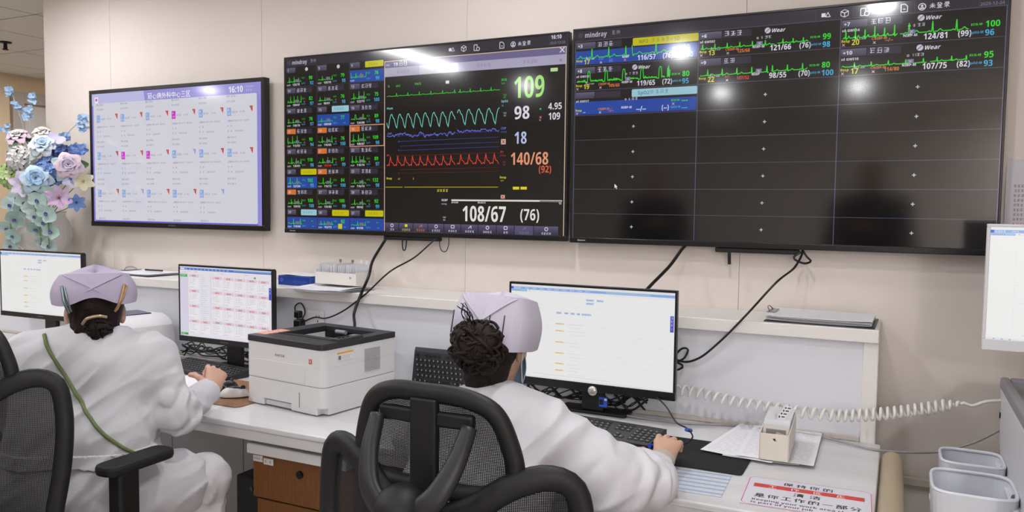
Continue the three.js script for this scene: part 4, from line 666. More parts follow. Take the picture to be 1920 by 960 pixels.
{ // striped form and cleaning notice stuck to the desk
  const sm = textMat(256, 256, (g) => { rect(g, 0, 0, 256, 256, '#d6d8de'); for (let i = 0; i < 6; i++) { rect(g, 0, 10 + i * 42, 256, 16, '#9db4d4'); for (let k = 0; k < 6; k++) rect(g, 10 + k * 40, 34 + i * 42, rr(10, 30), 4, '#c3c5cc'); } });
  const s = single('striped_form', new THREE.BoxGeometry(0.165, 0.0008, 0.18), sm, 'blue striped paper form stuck to the desk below the mouse pad', 'paper'); s.position.set(-0.463, DY + 0.001, 0.875); s.rotation.y = 0.04;
  const nm = textMat(1024, 700, (g) => {
    rect(g, 0, 0, 1024, 700, '#dad8e2'); g.strokeStyle = '#cf5a78'; g.lineWidth = 7; g.beginPath(); g.roundRect(8, 8, 1008, 684, 60); g.stroke();
    han(g, '保持你的', 300, 150, 84, '#26242a', 0.12, 1.3); rect(g, 60, 170, 904, 92, '#cf4440'); han(g, '工作区#', 180, 256, 78, '#f0dcd8', 0.1, 2.4);
    han(g, '清洁', 400, 380, 88, '#26242a', 0.12, 1.5); han(g, '是你工作的一部分', 90, 510, 92, '#26242a', 0.12, 1.18);
    tx(g, 'Keeping your work area clean', 80, 590, 58, '#302e34', { bold: true }); tx(g, 'is part of your job', 80, 655, 58, '#302e34', { bold: true });
  });
  const m = mesh(numbered('desk_notice'), new THREE.BoxGeometry(0.3, 0.0008, 0.215), nm); m.userData = { label: 'notice with red border and red band stuck on the desk corner', category: 'notice' }; m.position.set(-0.185, DY + 0.0012, 0.862); m.rotation.y = 0.045; scene.add(m);
  const p = single('small_pen', [cyl(0.0035, 0.0035, 0.06, 8).rotateZ(Math.PI / 2), cyl(0.0042, 0.0042, 0.012, 8).rotateZ(Math.PI / 2).translate(-0.03, 0, 0)], M('#1c1c34', 0.4), 'short dark pen on the desk beside the laser printer', 'pen'); p.position.set(-1.555, DY + 0.0045, 0.82); p.rotation.y = -0.1;
}

// ---------- office chairs ----------
const chairFrame = M('#0d0d0f', 0.55), chairShiny = M('#1f1f23', 0.45);
const weave = canvasTex(64, 64, (g) => { g.fillStyle = '#7c7c7c'; g.fillRect(0, 0, 64, 64); g.strokeStyle = '#ffffff'; g.lineWidth = 9; for (let i = 0; i < 5; i++) { g.beginPath(); g.moveTo(0, i * 16); g.lineTo(64, i * 16); g.stroke(); } g.lineWidth = 6; for (let i = 0; i < 5; i++) { g.beginPath(); g.moveTo(i * 16, 0); g.lineTo(i * 16, 64); g.stroke(); } }, false);
weave.repeat.set(22, 14);
const meshCloth = new THREE.MeshStandardMaterial({ color: 0x1a1a1e, roughness: 0.85, alphaMap: weave, transparent: true, side: THREE.DoubleSide });
const weaveWide = weave.clone(); weaveWide.repeat.set(38, 38); const lumbarCloth = meshCloth.clone(); lumbarCloth.alphaMap = weaveWide;
// swept bar with an oval section: closed outline in x, y laid on a curved back
function loopBar(pts, zOf, ra, rb, closed = true, seg = 120) {
  const c = new THREE.CatmullRomCurve3(pts.map(([x, y, z]) => V(x, y, z ?? zOf(x, y))), closed, 'centripetal'), pos = [], idx = [], n = 12;
  const P = c.getSpacedPoints(seg), N = closed ? seg : seg + 1;
  for (let i = 0; i < N; i++) {
    const T = P[closed ? (i + 1) % seg : Math.min(i + 1, seg)].clone().sub(P[closed ? (i - 1 + seg) % seg : Math.max(i - 1, 0)]).normalize(), B = V(0, 0, 1), S = V().crossVectors(T, B).normalize(), U = V().crossVectors(S, T).normalize();
    const k = typeof ra === 'function' ? ra(i / N) : ra, kb = typeof rb === 'function' ? rb(i / N) : rb;
    for (let a = 0; a < n; a++) { const w = a / n * Math.PI * 2, q = P[i].clone().addScaledVector(S, Math.cos(w) * k).addScaledVector(U, Math.sin(w) * kb); pos.push(q.x, q.y, q.z); }
  }
  for (let i = 0; i < (closed ? N : N - 1); i++) for (let a = 0; a < n; a++) { const i2 = (i + 1) % N, a2 = (a + 1) % n; idx.push(i * n + a, i2 * n + a2, i2 * n + a, i * n + a, i * n + a2, i2 * n + a2); }
  if (!closed) for (const [r, f] of [[0, 1], [N - 1, 0]]) { const m = pos.length / 3; pos.push(P[r ? seg : 0].x, P[r ? seg : 0].y, P[r ? seg : 0].z); for (let a = 0; a < n; a++) { const u = r * n + a, v = r * n + (a + 1) % n; f ? idx.push(m, v, u) : idx.push(m, u, v); } }
  const g = new THREE.BufferGeometry(); g.setAttribute('position', new THREE.Float32BufferAttribute(pos, 3)); g.setIndex(idx); g.computeVertexNormals(); return g;
}
function makeChair(label, pos, turn, lift) {   // lift: how far the gas spring has raised seat and back
  const t = thing('office_chair', label, 'chair', pos, turn);
  const zl = (x, y) => 0.275 - 1.0 * x * x - 0.02 * (y - 0.9) - (y < 0.75 ? (0.75 - y) * 0.12 : 0), zu = (x, y) => 0.262 - 0.9 * x * x + 0.05 * (y - 1.05);
  const half = [[0, 0.912], [0.09, 0.94], [0.165, 0.988], [0.225, 1.006], [0.264, 0.988], [0.279, 0.92], [0.278, 0.81], [0.257, 0.68], [0.232, 0.585], [0.15, 0.54], [0, 0.535]];
  const low = [...half, ...half.slice(1, -1).reverse().map(([x, y]) => [-x, y])];
  mesh('lumbar_frame', loopBar(low, zl, 0.024, 0.017), chairFrame, t);
  mesh('lumbar_mesh', sheet((u, v) => { const y = 0.545 + 0.45 * v, top = 0.905 + 0.1 * Math.min(1, (Math.abs(u - 0.5) * 2) / 0.8), yy = Math.min(y, top), hw = 0.268 - 0.05 * (1 - v) ** 2; const x = (u - 0.5) * 2 * hw; return [x, yy, zl(x, yy) - 0.004]; }, 30, 14), lumbarCloth, t);
  const uh = [[0, 1.142], [0.08, 1.138], [0.128, 1.116], [0.152, 1.07], [0.164, 1.0], [0.138, 0.968], [0, 0.962]];
  mesh('upper_frame', loopBar([...uh, ...uh.slice(1, -1).reverse().map(([x, y]) => [-x, y])], zu, 0.0185, 0.015), chairFrame, t);
  mesh('upper_mesh', sheet((u, v) => { const y = 0.968 + 0.168 * v, hw = 0.158 - 0.03 * v * v, x = (u - 0.5) * 2 * hw; return [x, y, zu(x, y) - 0.004]; }, 20, 10), meshCloth, t);
  mesh('back_post', [bx(-0.028, 0.93, 0.268, 0.028, 1.135, 0.286, 0.005), bx(-0.1, 1.085, 0.262, 0.1, 1.112, 0.28, 0.006)], chairFrame, t);
  mesh('yoke', loopBar([[-0.098, 1.095, 0.285], [-0.088, 1.03, 0.325], [-0.06, 0.975, 0.355], [0, 0.942, 0.365], [0.06, 0.975, 0.355], [0.088, 1.03, 0.325], [0.098, 1.095, 0.285]], null, (s) => 0.0145 + 0.009 * Math.sin(s * Math.PI), 0.013, false, 60), chairShiny, t);
  const f = new Field().bone([0, 0.95, 0.352], [0, 0.8, 0.345], 0.05, 0.05, 0.04).bone([0, 0.8, 0.345], [0, 0.6, 0.3], 0.05, 0.04, 0.04).bone([0, 0.6, 0.3], [0, 0.42, 0.12], 0.04, 0.05, 0.04).bone([0, 0.86, 0.34], [-0.12, 0.83, 0.29], 0.03, 0.02, 0.04).bone([0, 0.86, 0.34], [0.12, 0.83, 0.29], 0.03, 0.02, 0.04);
  mesh('spine', netMesh((x, y, z) => Math.max(f.d(x, y, z), Math.abs(x) - 0.12), [-0.2, 0.34, 0.02], [0.2, 1.02, 0.42], 0.01), chairFrame, t);
  mesh('seat', new RoundedBoxGeometry(0.5, 0.075, 0.48, 4, 0.035).translate(0, 0.475, 0), M('#18181b', 0.9), t);
  mesh('seat_pan', bx(-0.2, 0.405, -0.18, 0.2, 0.44, 0.18, 0.01), chairFrame, t);
  for (const s of [-1, 1]) {
    const p = mesh('arm_post', [bx(s * 0.285 - 0.022, 0.42, -0.05, s * 0.285 + 0.022, 0.70, 0.03, 0.01), bx(s > 0 ? 0.18 : -0.3, 0.405, -0.02, s > 0 ? 0.3 : -0.18, 0.435, 0.06, 0.006)], chairFrame, t);
    const q = roundRect(-0.043, -0.115, 0.043, 0.115, 0.04);
    mesh('arm_pad', extrude(q, 0.03, 0.01).rotateX(-Math.PI / 2).rotateY(-s * 0.22).translate(s * 0.285, 0.695, -0.06), M('#111113', 0.65), t);
  }
  mesh('gas_column', cyl(0.026, 0.03, 0.3, 20).translate(0, 0.25, 0), M('#2a2a2e', 0.3, { metalness: 0.7 }), t);
  for (let i = 0; i < 5; i++) {
    const a = i / 5 * Math.PI * 2 + 0.3, leg = mesh('base_leg', tube([[0, 0.12, 0], [0.12 * Math.cos(a), 0.115, 0.12 * Math.sin(a)], [0.3 * Math.cos(a), 0.085, 0.3 * Math.sin(a)]], 0.02, 16, 8), chairFrame, t);
    mesh('castor', [cyl(0.028, 0.028, 0.022, 18).rotateZ(Math.PI / 2).rotateY(a).translate(0.3 * Math.cos(a), 0.029, 0.3 * Math.sin(a)), cyl(0.008, 0.008, 0.05, 8).translate(0.3 * Math.cos(a), 0.06, 0.3 * Math.sin(a))], black, leg);
  }
  for (const c of t.children) if (!/gas|base/.test(c.name)) c.position.y = lift;
  return t;
}
const chairA = makeChair('black mesh office chair behind the nurse with the hair bun', [-0.765, 0, 1.45], 0, -0.024);
const chairB = makeChair('black mesh office chair with armrest behind the nurse with the green strap', [-2.2, 0, 1.53], 0.24, 0.012);

// ---------- people ----------
const skinMat = M([0.60, 0.36, 0.26], 0.5), coatMat = M([0.635, 0.625, 0.665], 0.85, { sheen: 0.3, sheenColor: new THREE.Color(0.8, 0.8, 0.85) }), capMat = M([0.56, 0.53, 0.64], 0.8), capLilac = M([0.44, 0.39, 0.52], 0.8), hairMat = M([0.014, 0.008, 0.007], 0.62, { specularIntensity: 0.45 }), trouserMat = M([0.66, 0.64, 0.67], 0.85), shoeMat = M([0.7, 0.7, 0.7], 0.5);
const add3 = (a, b, s = 1) => [a[0] + b[0] * s, a[1] + b[1] * s, a[2] + b[2] * s], sub3 = (a, b) => [a[0] - b[0], a[1] - b[1], a[2] - b[2]], len3 = (a) => Math.hypot(...a), norm3 = (a) => { const l = len3(a); return [a[0] / l, a[1] / l, a[2] / l]; }, mix3 = (a, b, t) => a.map((v, i) => v + (b[i] - v) * t);
// a hand in its own frame: wrist at the origin, fingers along -z, palm down; side +1 right hand, -1 left hand
function handGeo(side, curl, spread = 0.05, thumbCurl = 0.5) {
  const f = new Field();
  f.bone([0, 0, 0.03], [0, 0, -0.01], 0.024, 0.026, 0.02);
  for (const x of [-0.027, -0.009, 0.01, 0.027]) f.bone([x * 0.5, 0, -0.01], [x, 0.004, -0.075 + Math.abs(x) * 0.2], 0.014, 0.0115, 0.018);
  const chain = (b, L, yaw, pitch, c, r) => { let p = b, a = pitch; for (let i = 0; i < 3; i++) { const n = [p[0] + L[i] * Math.sin(yaw) * Math.cos(a), p[1] - L[i] * Math.sin(a), p[2] - L[i] * Math.cos(yaw) * Math.cos(a)]; f.bone(p, n, r - i * 0.0008, r - (i + 1) * 0.0009, 0.006); p = n; a += c; } };
  const Ls = [[0.04, 0.025, 0.02], [0.045, 0.029, 0.022], [0.042, 0.027, 0.021], [0.033, 0.02, 0.018]];
  [-0.027, -0.009, 0.01, 0.027].forEach((x, i) => chain([x, 0.004, -0.075 + Math.abs(x) * 0.2], Ls[i], (i - 1.5) * spread, curl * 0.5 + 0.04 * i, curl, 0.0093 - (i === 3 ? 0.001 : 0)));
  chain([-0.022, -0.006, -0.012], [0.036, 0.03, 0.025], -0.75, 0.25, thumbCurl * 0.3, 0.0115);
  const g = netMesh((x, y, z) => f.d(x, y, z), [-0.1, -0.115, -0.2], [0.07, 0.05, 0.06], 0.0032);
  if (side < 0) { g.scale(-1, 1, 1); const ix = g.index.array; for (let i = 0; i < ix.length; i += 3) { const q = ix[i]; ix[i] = ix[i + 1]; ix[i + 1] = q; } }
  return g;
}
function headGeo() {
  const f = new Field().ell([0, 0.03, 0.012], [0.074, 0.085, 0.093], 0.03).ell([0, -0.035, -0.028], [0.058, 0.072, 0.062], 0.04).bone([0, -0.085, -0.055], [0, -0.09, -0.06], 0.022, 0.022, 0.04);
  f.bone([0, 0.012, -0.086], [0, -0.022, -0.104], 0.008, 0.013, 0.014).bone([-0.022, -0.052, -0.083], [0.022, -0.052, -0.083], 0.008, 0.008, 0.012);
  for (const s of [-1, 1]) f.ell([s * 0.075, -0.005, 0.012], [0.011, 0.031, 0.019], 0.008);
  f.bone([0, -0.05, 0.02], [0, -0.16, 0.035], 0.05, 0.052, 0.03);
  const skin = (x, y, z) => { let d = f.d(x, y, z); for (const s of [-1, 1]) d = Math.max(d, -(Math.hypot(x - s * 0.031, y - 0.008, z + 0.094) - 0.014)); return d; };
  return netMesh(skin, [-0.1, -0.16, -0.13], [0.1, 0.13, 0.12], 0.0042);
}
// spec: joints in world coordinates; the coat and the body under it share the skeleton
function makePerson(name, label, s) {
  const t = thing(name, label, 'person', [0, 0, 0]);
  const HM = new THREE.Matrix4().compose(V(...s.head), new THREE.Quaternion().setFromEuler(new THREE.Euler(s.pitch ?? 0, s.yaw, s.tilt ?? 0, 'YXZ')), V(1, 1, 1));
  const mid = mix3(s.shL, s.shR, 0.5), arms = [[s.shL, s.elL, s.wrL, -1], [s.shR, s.elR, s.wrR, 1]];
  const torso = (f, o) => {
    f.bone(s.shL, s.shR, 0.058 + o, 0.058 + o, 0.05).bone(s.neck, s.shL, 0.045 + o, 0.05 + o, 0.05).bone(s.neck, s.shR, 0.045 + o, 0.05 + o, 0.05);
    for (const [a, b] of [[s.shL, s.hipL], [s.shR, s.hipR]]) { const c = mix3(a, mid, 0.42), w = mix3(mix3(a, b, 0.62), mix3(mid, mix3(s.hipL, s.hipR, 0.5), 0.62), 0.35); f.bone(add3(c, [0, -0.06, 0]), w, 0.105 + o, 0.098 + o, 0.07).bone(w, b, 0.098 + o, 0.115 + o, 0.07); }
  };
  const limbs = (f, o, end) => { for (const [a, b, c] of arms) f.bone(a, b, 0.056 + o, 0.046 + o, 0.03).bone(b, end ? mix3(b, c, end) : c, 0.045 + o, 0.034 + o * 0.8, 0.03); };
  // body: head, neck, trunk, arms and hands as one mesh
  const bf = new Field(); torso(bf, -0.014); limbs(bf, -0.008); bf.bone(s.neck, add3(s.head, [0, -0.07, 0]), 0.052, 0.05, 0.03);
  const all = [s.shL, s.shR, s.elL, s.elR, s.wrL, s.wrR, s.hipL, s.hipR, s.neck], lo = [0, 1, 2].map((i) => Math.min(...all.map((p) => p[i])) - 0.19), hi = [0, 1, 2].map((i) => Math.max(...all.map((p) => p[i])) + 0.17);
  const bodyParts = [netMesh((x, y, z) => bf.d(x, y, z), lo, hi, 0.016), headGeo().applyMatrix4(HM)];
  for (const [, b, c, side] of arms) {
    const h = side > 0 ? s.handR : s.handL, d = norm3(h?.dir ?? sub3(c, b)), z = V(-d[0], -d[1], -d[2]), up = V(...(h?.up ?? [0, 1, 0])), x = V().crossVectors(up, z).normalize(), y = V().crossVectors(z, x);
    bodyParts.push(handGeo(side, h?.curl ?? 0.35, 0.06, h?.thumb ?? 0.6).applyMatrix4(new THREE.Matrix4().makeBasis(x, y, z).setPosition(...c)));
  }
  mesh('body', bodyParts, skinMat, t);
  const eyeM = M('#1a1412', 0.2), eyeW = M('#d8d4d0', 0.3);
  for (const e of [-1, 1]) { const ey = mesh('eye', new THREE.SphereGeometry(0.0125, 14, 10).translate(e * 0.031, 0.008, -0.079).applyMatrix4(HM), eyeW, t); mesh('iris', new THREE.SphereGeometry(0.006, 12, 8).translate(e * 0.031, 0.008, -0.0875).applyMatrix4(HM), eyeM, ey); }
  // coat
  const cf = new Field(); torso(cf, s.bulk ?? 0.006); limbs(cf, s.sleeve ?? 0.01, 0.93); for (const q of s.drape ?? []) cf.bone(q[0], q[1], q[2], q[3], 0.05); for (const [h, k] of [[s.hipL, s.knL], [s.hipR, s.knR]]) cf.bone(h, mix3(h, k, s.skirt ?? 0.45), 0.118, 0.1, 0.06);
  const folds = (d, x, y, z) => {
    if (Math.abs(d) > 0.05) return d;
    const al = 0.55 * x + 0.7 * y + 0.3 * z, ac = 0.7 * y - 0.6 * x + 0.2 * z; let w = 0.0055 * (1 - Math.abs(nz(al * 5 + 5, ac * 17, z * 5 + x * 2)) * 3) + 0.0022 * nz(al * 12, ac * 42, z * 12) + 0.003 * nz(x * 7, y * 7, z * 7);
    for (const [a, b, c] of arms) { const r = Math.hypot(x - b[0], y - b[1], z - b[2]); if (r < 0.17) { const q = norm3(sub3(c, a)); w += 0.009 * Math.exp(-((r / 0.1) ** 2)) * Math.sin(((x - b[0]) * q[0] + (y - b[1]) * q[1] + (z - b[2]) * q[2]) * 95 + 5 * nz(x * 14, y * 14, z * 14)); }
      const r2 = Math.hypot(x - a[0], y - a[1] + 0.09, z - a[2]); if (r2 < 0.12) w += 0.004 * Math.exp(-((r2 / 0.07) ** 2)) * Math.sin((x * 0.4 + y + z * 0.5) * 120 + 4 * nz(x * 12, y * 12, z * 12)); }
    return d - w;
  };
  const cuff = (d, x, y, z) => { for (const [, b, c] of arms) { const q = norm3(sub3(c, b)), e = mix3(b, c, c === s.wrR ? s.cuffR ?? 0.97 : 0.97), k = (x - e[0]) * q[0] + (y - e[1]) * q[1] + (z - e[2]) * q[2]; if (k > -0.05 && Math.hypot(x - e[0], y - e[1], z - e[2]) < 0.16) d = Math.max(d, k); } const nk = norm3(sub3(s.head, s.neck)); const k = (x - s.neck[0]) * nk[0] + (y - s.neck[1]) * nk[1] + (z - s.neck[2]) * nk[2]; return Math.max(d, k - 0.052); };
  const coatF = (x, y, z) => cuff(folds(cf.d(x, y, z), x, y, z), x, y, z);
  const all2 = [...all, mix3(s.hipL, s.knL, 0.5), mix3(s.hipR, s.knR, 0.5)], lo2 = [0, 1, 2].map((i) => Math.min(...all2.map((p) => p[i])) - 0.2), hi2 = [0, 1, 2].map((i) => Math.max(...all2.map((p) => p[i])) + 0.18);
  const coat = mesh(s.coatName ?? 'coat', netMesh(coatF, lo2, hi2, s.cell ?? 0.0085), s.coat ?? coatMat, t);
  if (s.belt) {
    const b = s.belt, bfn = (x, y, z) => Math.max(coatF(x, y, z) - 0.007, Math.abs(y - b.y - b.tx * (x - mid[0]) - b.tz * (z - mid[2])) - 0.02, Math.hypot(x - mid[0], z - mid[2]) - 0.3);
    const q = mesh('belt', netMesh(bfn, [mid[0] - 0.3, b.y - 0.09, mid[2] - 0.22], [mid[0] + 0.3, b.y + 0.09, mid[2] + 0.36], 0.008), s.coat ?? coatMat, coat);
  }
  // trousers and shoes
  const tf = new Field(); for (const [h, k, a] of [[s.hipL, s.knL, s.anL], [s.hipR, s.knR, s.anR]]) tf.bone(h, k, 0.1, 0.072, 0.04).bone(k, a, 0.068, 0.05, 0.03); tf.bone(s.hipL, s.hipR, 0.1, 0.1, 0.04);
  tf.post = (d, x, y, z) => Math.abs(d) > 0.04 ? d : d - 0.006 * (1 - Math.abs(nz(x * 12 + y * 10, y * 14 - x * 8, z * 18)) * 3);
  const all3 = [s.hipL, s.hipR, s.knL, s.knR, s.anL, s.anR], lo3 = [0, 1, 2].map((i) => Math.min(...all3.map((p) => p[i])) - (i === 1 ? 0.05 : 0.14)), hi3 = [0, 1, 2].map((i) => Math.max(...all3.map((p) => p[i])) + 0.14); lo3[1] = Math.max(lo3[1], 0.06);
  mesh('trousers', netMesh((x, y, z) => Math.max(tf.d(x, y, z), 0.075 - y), lo3, hi3, 0.012), s.trousers ?? trouserMat, t);
  for (const a of [s.anL, s.anR]) { const f = new Field().bone([a[0], 0.05, a[2] + 0.02], add3([a[0], 0.038, a[2]], s.toe, 0.13), 0.045, 0.034, 0.02); mesh('shoe', netMesh((x, y, z) => Math.max(f.d(x, y, z), 0.004 - y), [a[0] - 0.2, -0.01, a[2] - 0.24], [a[0] + 0.2, 0.14, a[2] + 0.24], 0.012), s.shoes ?? shoeMat, t); }
  // hair: skull shell cut at the hairline, plus the bun
  const hf = new Field().ell([0, 0.032, 0.016], [0.081, 0.09, 0.1], 0.02).bone([-0.03, -0.055, 0.06], [0.03, -0.055, 0.06], 0.032, 0.032, 0.05); (s.hair ?? []).forEach((h) => hf.ell(h[0], h[1], 0.012));
  const strands = (x, y, z) => 0.0022 * nz(x * 130 + 20 * nz(x * 9, y * 9, z * 9), y * 28, z * 60) + 0.002 * nz(x * 60, y * 40, z * 40 + 4);
  const hairF = (x, y, z) => Math.max(hf.d(x, y, z) - strands(x, y, z), Math.min(z < 0.05 ? 1 : -1, 1) > 0 ? -(z + 0.045 + (y < 0.03 ? (0.03 - y) * 0.75 : -0.2 * (y - 0.03))) : -1, -0.088 - y + (s.nape ?? 0));
  const hair = mesh('hair', netMesh(hairF, [-0.13, -0.14, -0.12], [0.13, 0.15, 0.22], 0.0042).applyMatrix4(HM), hairMat, t);
  if (s.extras) s.extras(t, HM, coatF, hair, coat);
  // move the origin to the person's base
  const base = V((s.hipL[0] + s.hipR[0]) / 2, 0, (s.hipL[2] + s.hipR[2]) / 2);
  t.traverse((o) => { if (o.isMesh) o.geometry.translate(-base.x, 0, -base.z); }); t.position.copy(base);
  return t;
}
// folded fabric cap, open below, in the head's frame
function capParts(t, HM, o) {
  const W0 = o.w0, W1 = o.w1, D0 = o.d0, D1 = o.d1, hgt = o.h, y0 = o.y0, back = o.back, n = 72;
  const sup = (a, e) => { const c = Math.cos(a), s = Math.sin(a), r = (Math.abs(c) ** e + Math.abs(s) ** e) ** (-1 / e); return [c * r, s * r]; };
  const ring = (v) => (u) => { const a = u * Math.PI * 2, [cx, cz] = sup(a, 3.4); const k = Math.sin(v * Math.PI) * 0.012, w = lerp(W0, W1, v) + k, d = lerp(D0, D1, v) + k * 0.6; let y = y0 + hgt * v; const isBack = Math.max(0, cz); y -= (1 - v) * (o.dip ?? 0.014) * Math.cos(cx * 4.2) * -1 * isBack; if (cz < 0) y += o.rise * (-cz) * (1 - v) * 0.5; return [cx * w, y + (o.lean ?? 0) * 0, cz * d + back + (o.tiltZ ?? 0) * v]; };
  const wall = sheet((u, v) => ring(v)(1 - u), n, 14, 0.003);
  const top = sheet((u, v) => { const [x, y, z] = ring(1)(1 - u), k = 1 - v; const zc = back + (o.tiltZ ?? 0) - 0.012; return [x * k, y + o.dome * Math.sin((1 - k) * Math.PI / 2) * (0.6 - 0.4 * (z - zc) / D1), zc + (z - zc) * k]; }, n, 8, 0.003);
  const cap = mesh('cap', [wall, top].map((g) => g.applyMatrix4(HM)), o.mat ?? capMat, t);
  // crossed flaps folded over the back
  const bz = (x, v) => { const [, cz] = [0, 1]; const w = lerp(W0, W1, v) + Math.sin(v * Math.PI) * 0.012, d = lerp(D0, D1, v) + Math.sin(v * Math.PI) * 0.0072; const q = Math.min(0.999, Math.abs(x) / w); return (1 - q ** 3.4) ** (1 / 3.4) * d + back + (o.tiltZ ?? 0) * v; };
  for (const s of [-1, 1]) {
    const A = [s * W1 * 0.86, 0.97], B = [-s * 0.02, 0.3 + (s > 0 ? 0.05 : 0)], C = [s * W1 * 0.2, 0.97];
    mesh('fold', sheet((u, v) => { const e = [lerp(A[0], B[0], u), lerp(A[1], B[1], u)], f = [lerp(C[0], -s * 0.004, u), lerp(C[1], B[1] + 0.16, u)]; const x = lerp(e[0], f[0], v), yy = lerp(e[1], f[1], v); return [x, y0 + hgt * yy, bz(x, yy) + 0.0035 + (s > 0 ? 0.0015 : 0) - 0.003 * v]; }, 20, 4, s > 0 ? -0.0015 : 0.0015).applyMatrix4(HM), o.mat ?? capMat, cap);
  }
  return cap;
}
// loose locks wound over a bun
function bunLocks(hair, HM, c, r, n, thick) {
  const list = [];
  for (let i = 0; i < n; i++) { const ax = V(rr(-1, 1), rr(-1, 1), rr(-1, 1)).normalize(), st = V(rr(-1, 1), rr(-1, 1), rr(-0.2, 1)).normalize(), arc = rr(1.0, 2.4), pts = []; const k0 = rr(0.9, 1.06);
    for (let k = 0; k <= 10; k++) { const d = st.clone().applyAxisAngle(ax, arc * k / 10), w = k0 + 0.1 * Math.sin(k * 1.1 + i); pts.push([c[0] + d.x * r[0] * w, c[1] + d.y * r[1] * w, Math.max(c[2] + d.z * r[2] * w, 0.06)]); } list.push(tube(pts, thick * rr(0.5, 1.1), 26, 6)); }
  mesh('bun_locks', list.map((g) => g.applyMatrix4(HM)), hairMat, hair).userData.kind = 'stuff';
}
// nurse with green strap
makePerson('person', 'nurse in white coat with green strap across the back, seated, hand raised in a fist', {
  head: [-2.245, 1.112, 1.295], yaw: 0.9, pitch: -0.12, neck: [-2.222, 1.03, 1.33], shL: [-2.372, 0.975, 1.425], shR: [-2.075, 0.975, 1.24],
  elL: [-2.56, 0.80, 1.22], wrL: [-2.60, 0.785, 0.97], elR: [-1.992, 0.805, 1.205], wrR: [-2.15, 0.808, 0.925], cuffR: 0.88, handR: { dir: [-0.38, 0.62, -0.68], up: [0.75, 0.6, 0.2], curl: 1.35, thumb: 1.2 }, handL: { curl: 0.3 },
  hipL: [-2.25, 0.585, 1.475], hipR: [-2.09, 0.585, 1.375], knL: [-2.42, 0.57, 1.10], knR: [-1.985, 0.575, 1.11], anL: [-2.42, 0.09, 1.12], anR: [-2.0, 0.09, 1.14], toe: [-0.3, 0, -0.9], belt: { y: 0.715, tx: 0.0, tz: 0.0 }, skirt: 0.7, bulk: 0.012,
  hair: [[[0.01, -0.045, 0.108], [0.036, 0.03, 0.026]]],
  extras: (t, HM, coatF, hair, coat) => {
    capParts(t, HM, { w0: 0.116, w1: 0.095, d0: 0.112, d1: 0.09, h: 0.085, y0: 0.035, back: 0.018, dip: 0.012, rise: 0.03, dome: 0.035, mat: capLilac });
    bunLocks(hair, HM, [0.01, -0.045, 0.112], [0.036, 0.03, 0.025], 16, 0.005);
    const silver = M('#8fa0a4', 0.3, { metalness: 0.8 }), gold = M('#b8946a', 0.35, { metalness: 0.6 });
    for (const [x, m, a] of [[-0.083, silver, 0.15], [0.083, gold, -0.22]]) mesh('hair_clip', [tube([[x, 0.085, 0.118], [x + a * 0.02, 0.06, 0.126], [x + a * 0.06, 0.03, 0.128], [x + a * 0.12, 0.004, 0.118]], 0.0042, 20, 6), tube([[x + 0.007, 0.08, 0.118], [x + 0.007 + a * 0.05, 0.045, 0.128], [x + 0.006 + a * 0.12, 0.008, 0.118]], 0.003, 20, 6)].map((g) => g.applyMatrix4(HM)), m, t);
    mesh('hair_clip', tube([[-0.03, -0.03, 0.125], [-0.018, -0.015, 0.138], [0.012, -0.008, 0.142], [0.034, -0.012, 0.13]], 0.005, 20, 6).applyMatrix4(HM), M('#b9a684', 0.3, { metalness: 0.5 }), hair);
    const A = [-2.345, 1.05, 1.36], B = [-1.985, 0.72, 1.36], n = norm3([0.62, 0.12, 0.78]), pts = [];
    const march = (p, dir) => { let q = p; for (let i = 0; i < 60; i++) { const d = coatF(...q); if (d < 0.004) break; q = add3(q, dir, -Math.max(0.003, d * 0.6)); } return q; };
    for (let i = 0; i <= 16; i++) { const p = add3(mix3(A, B, i / 16), n, 0.3); p[1] -= 0.045 * Math.sin(i / 16 * Math.PI); pts.push(march(p, n)); }
    mesh('green_strap', tube(pts, 0.0056, 60, 8), M([0.15, 0.20, 0.075], 0.7), t);
    const sp = mesh('coat_button', [0, 1].map((i) => cyl(0.011, 0.011, 0.004, 18).rotateX(Math.PI / 2).rotateY(0.7).translate(...march(add3([-2.03 - i * 0.03, 0.716 - i * 0.004, 1.36], n, 0.3), n))), M([0.62, 0.6, 0.58], 0.4), coat);
  },
});
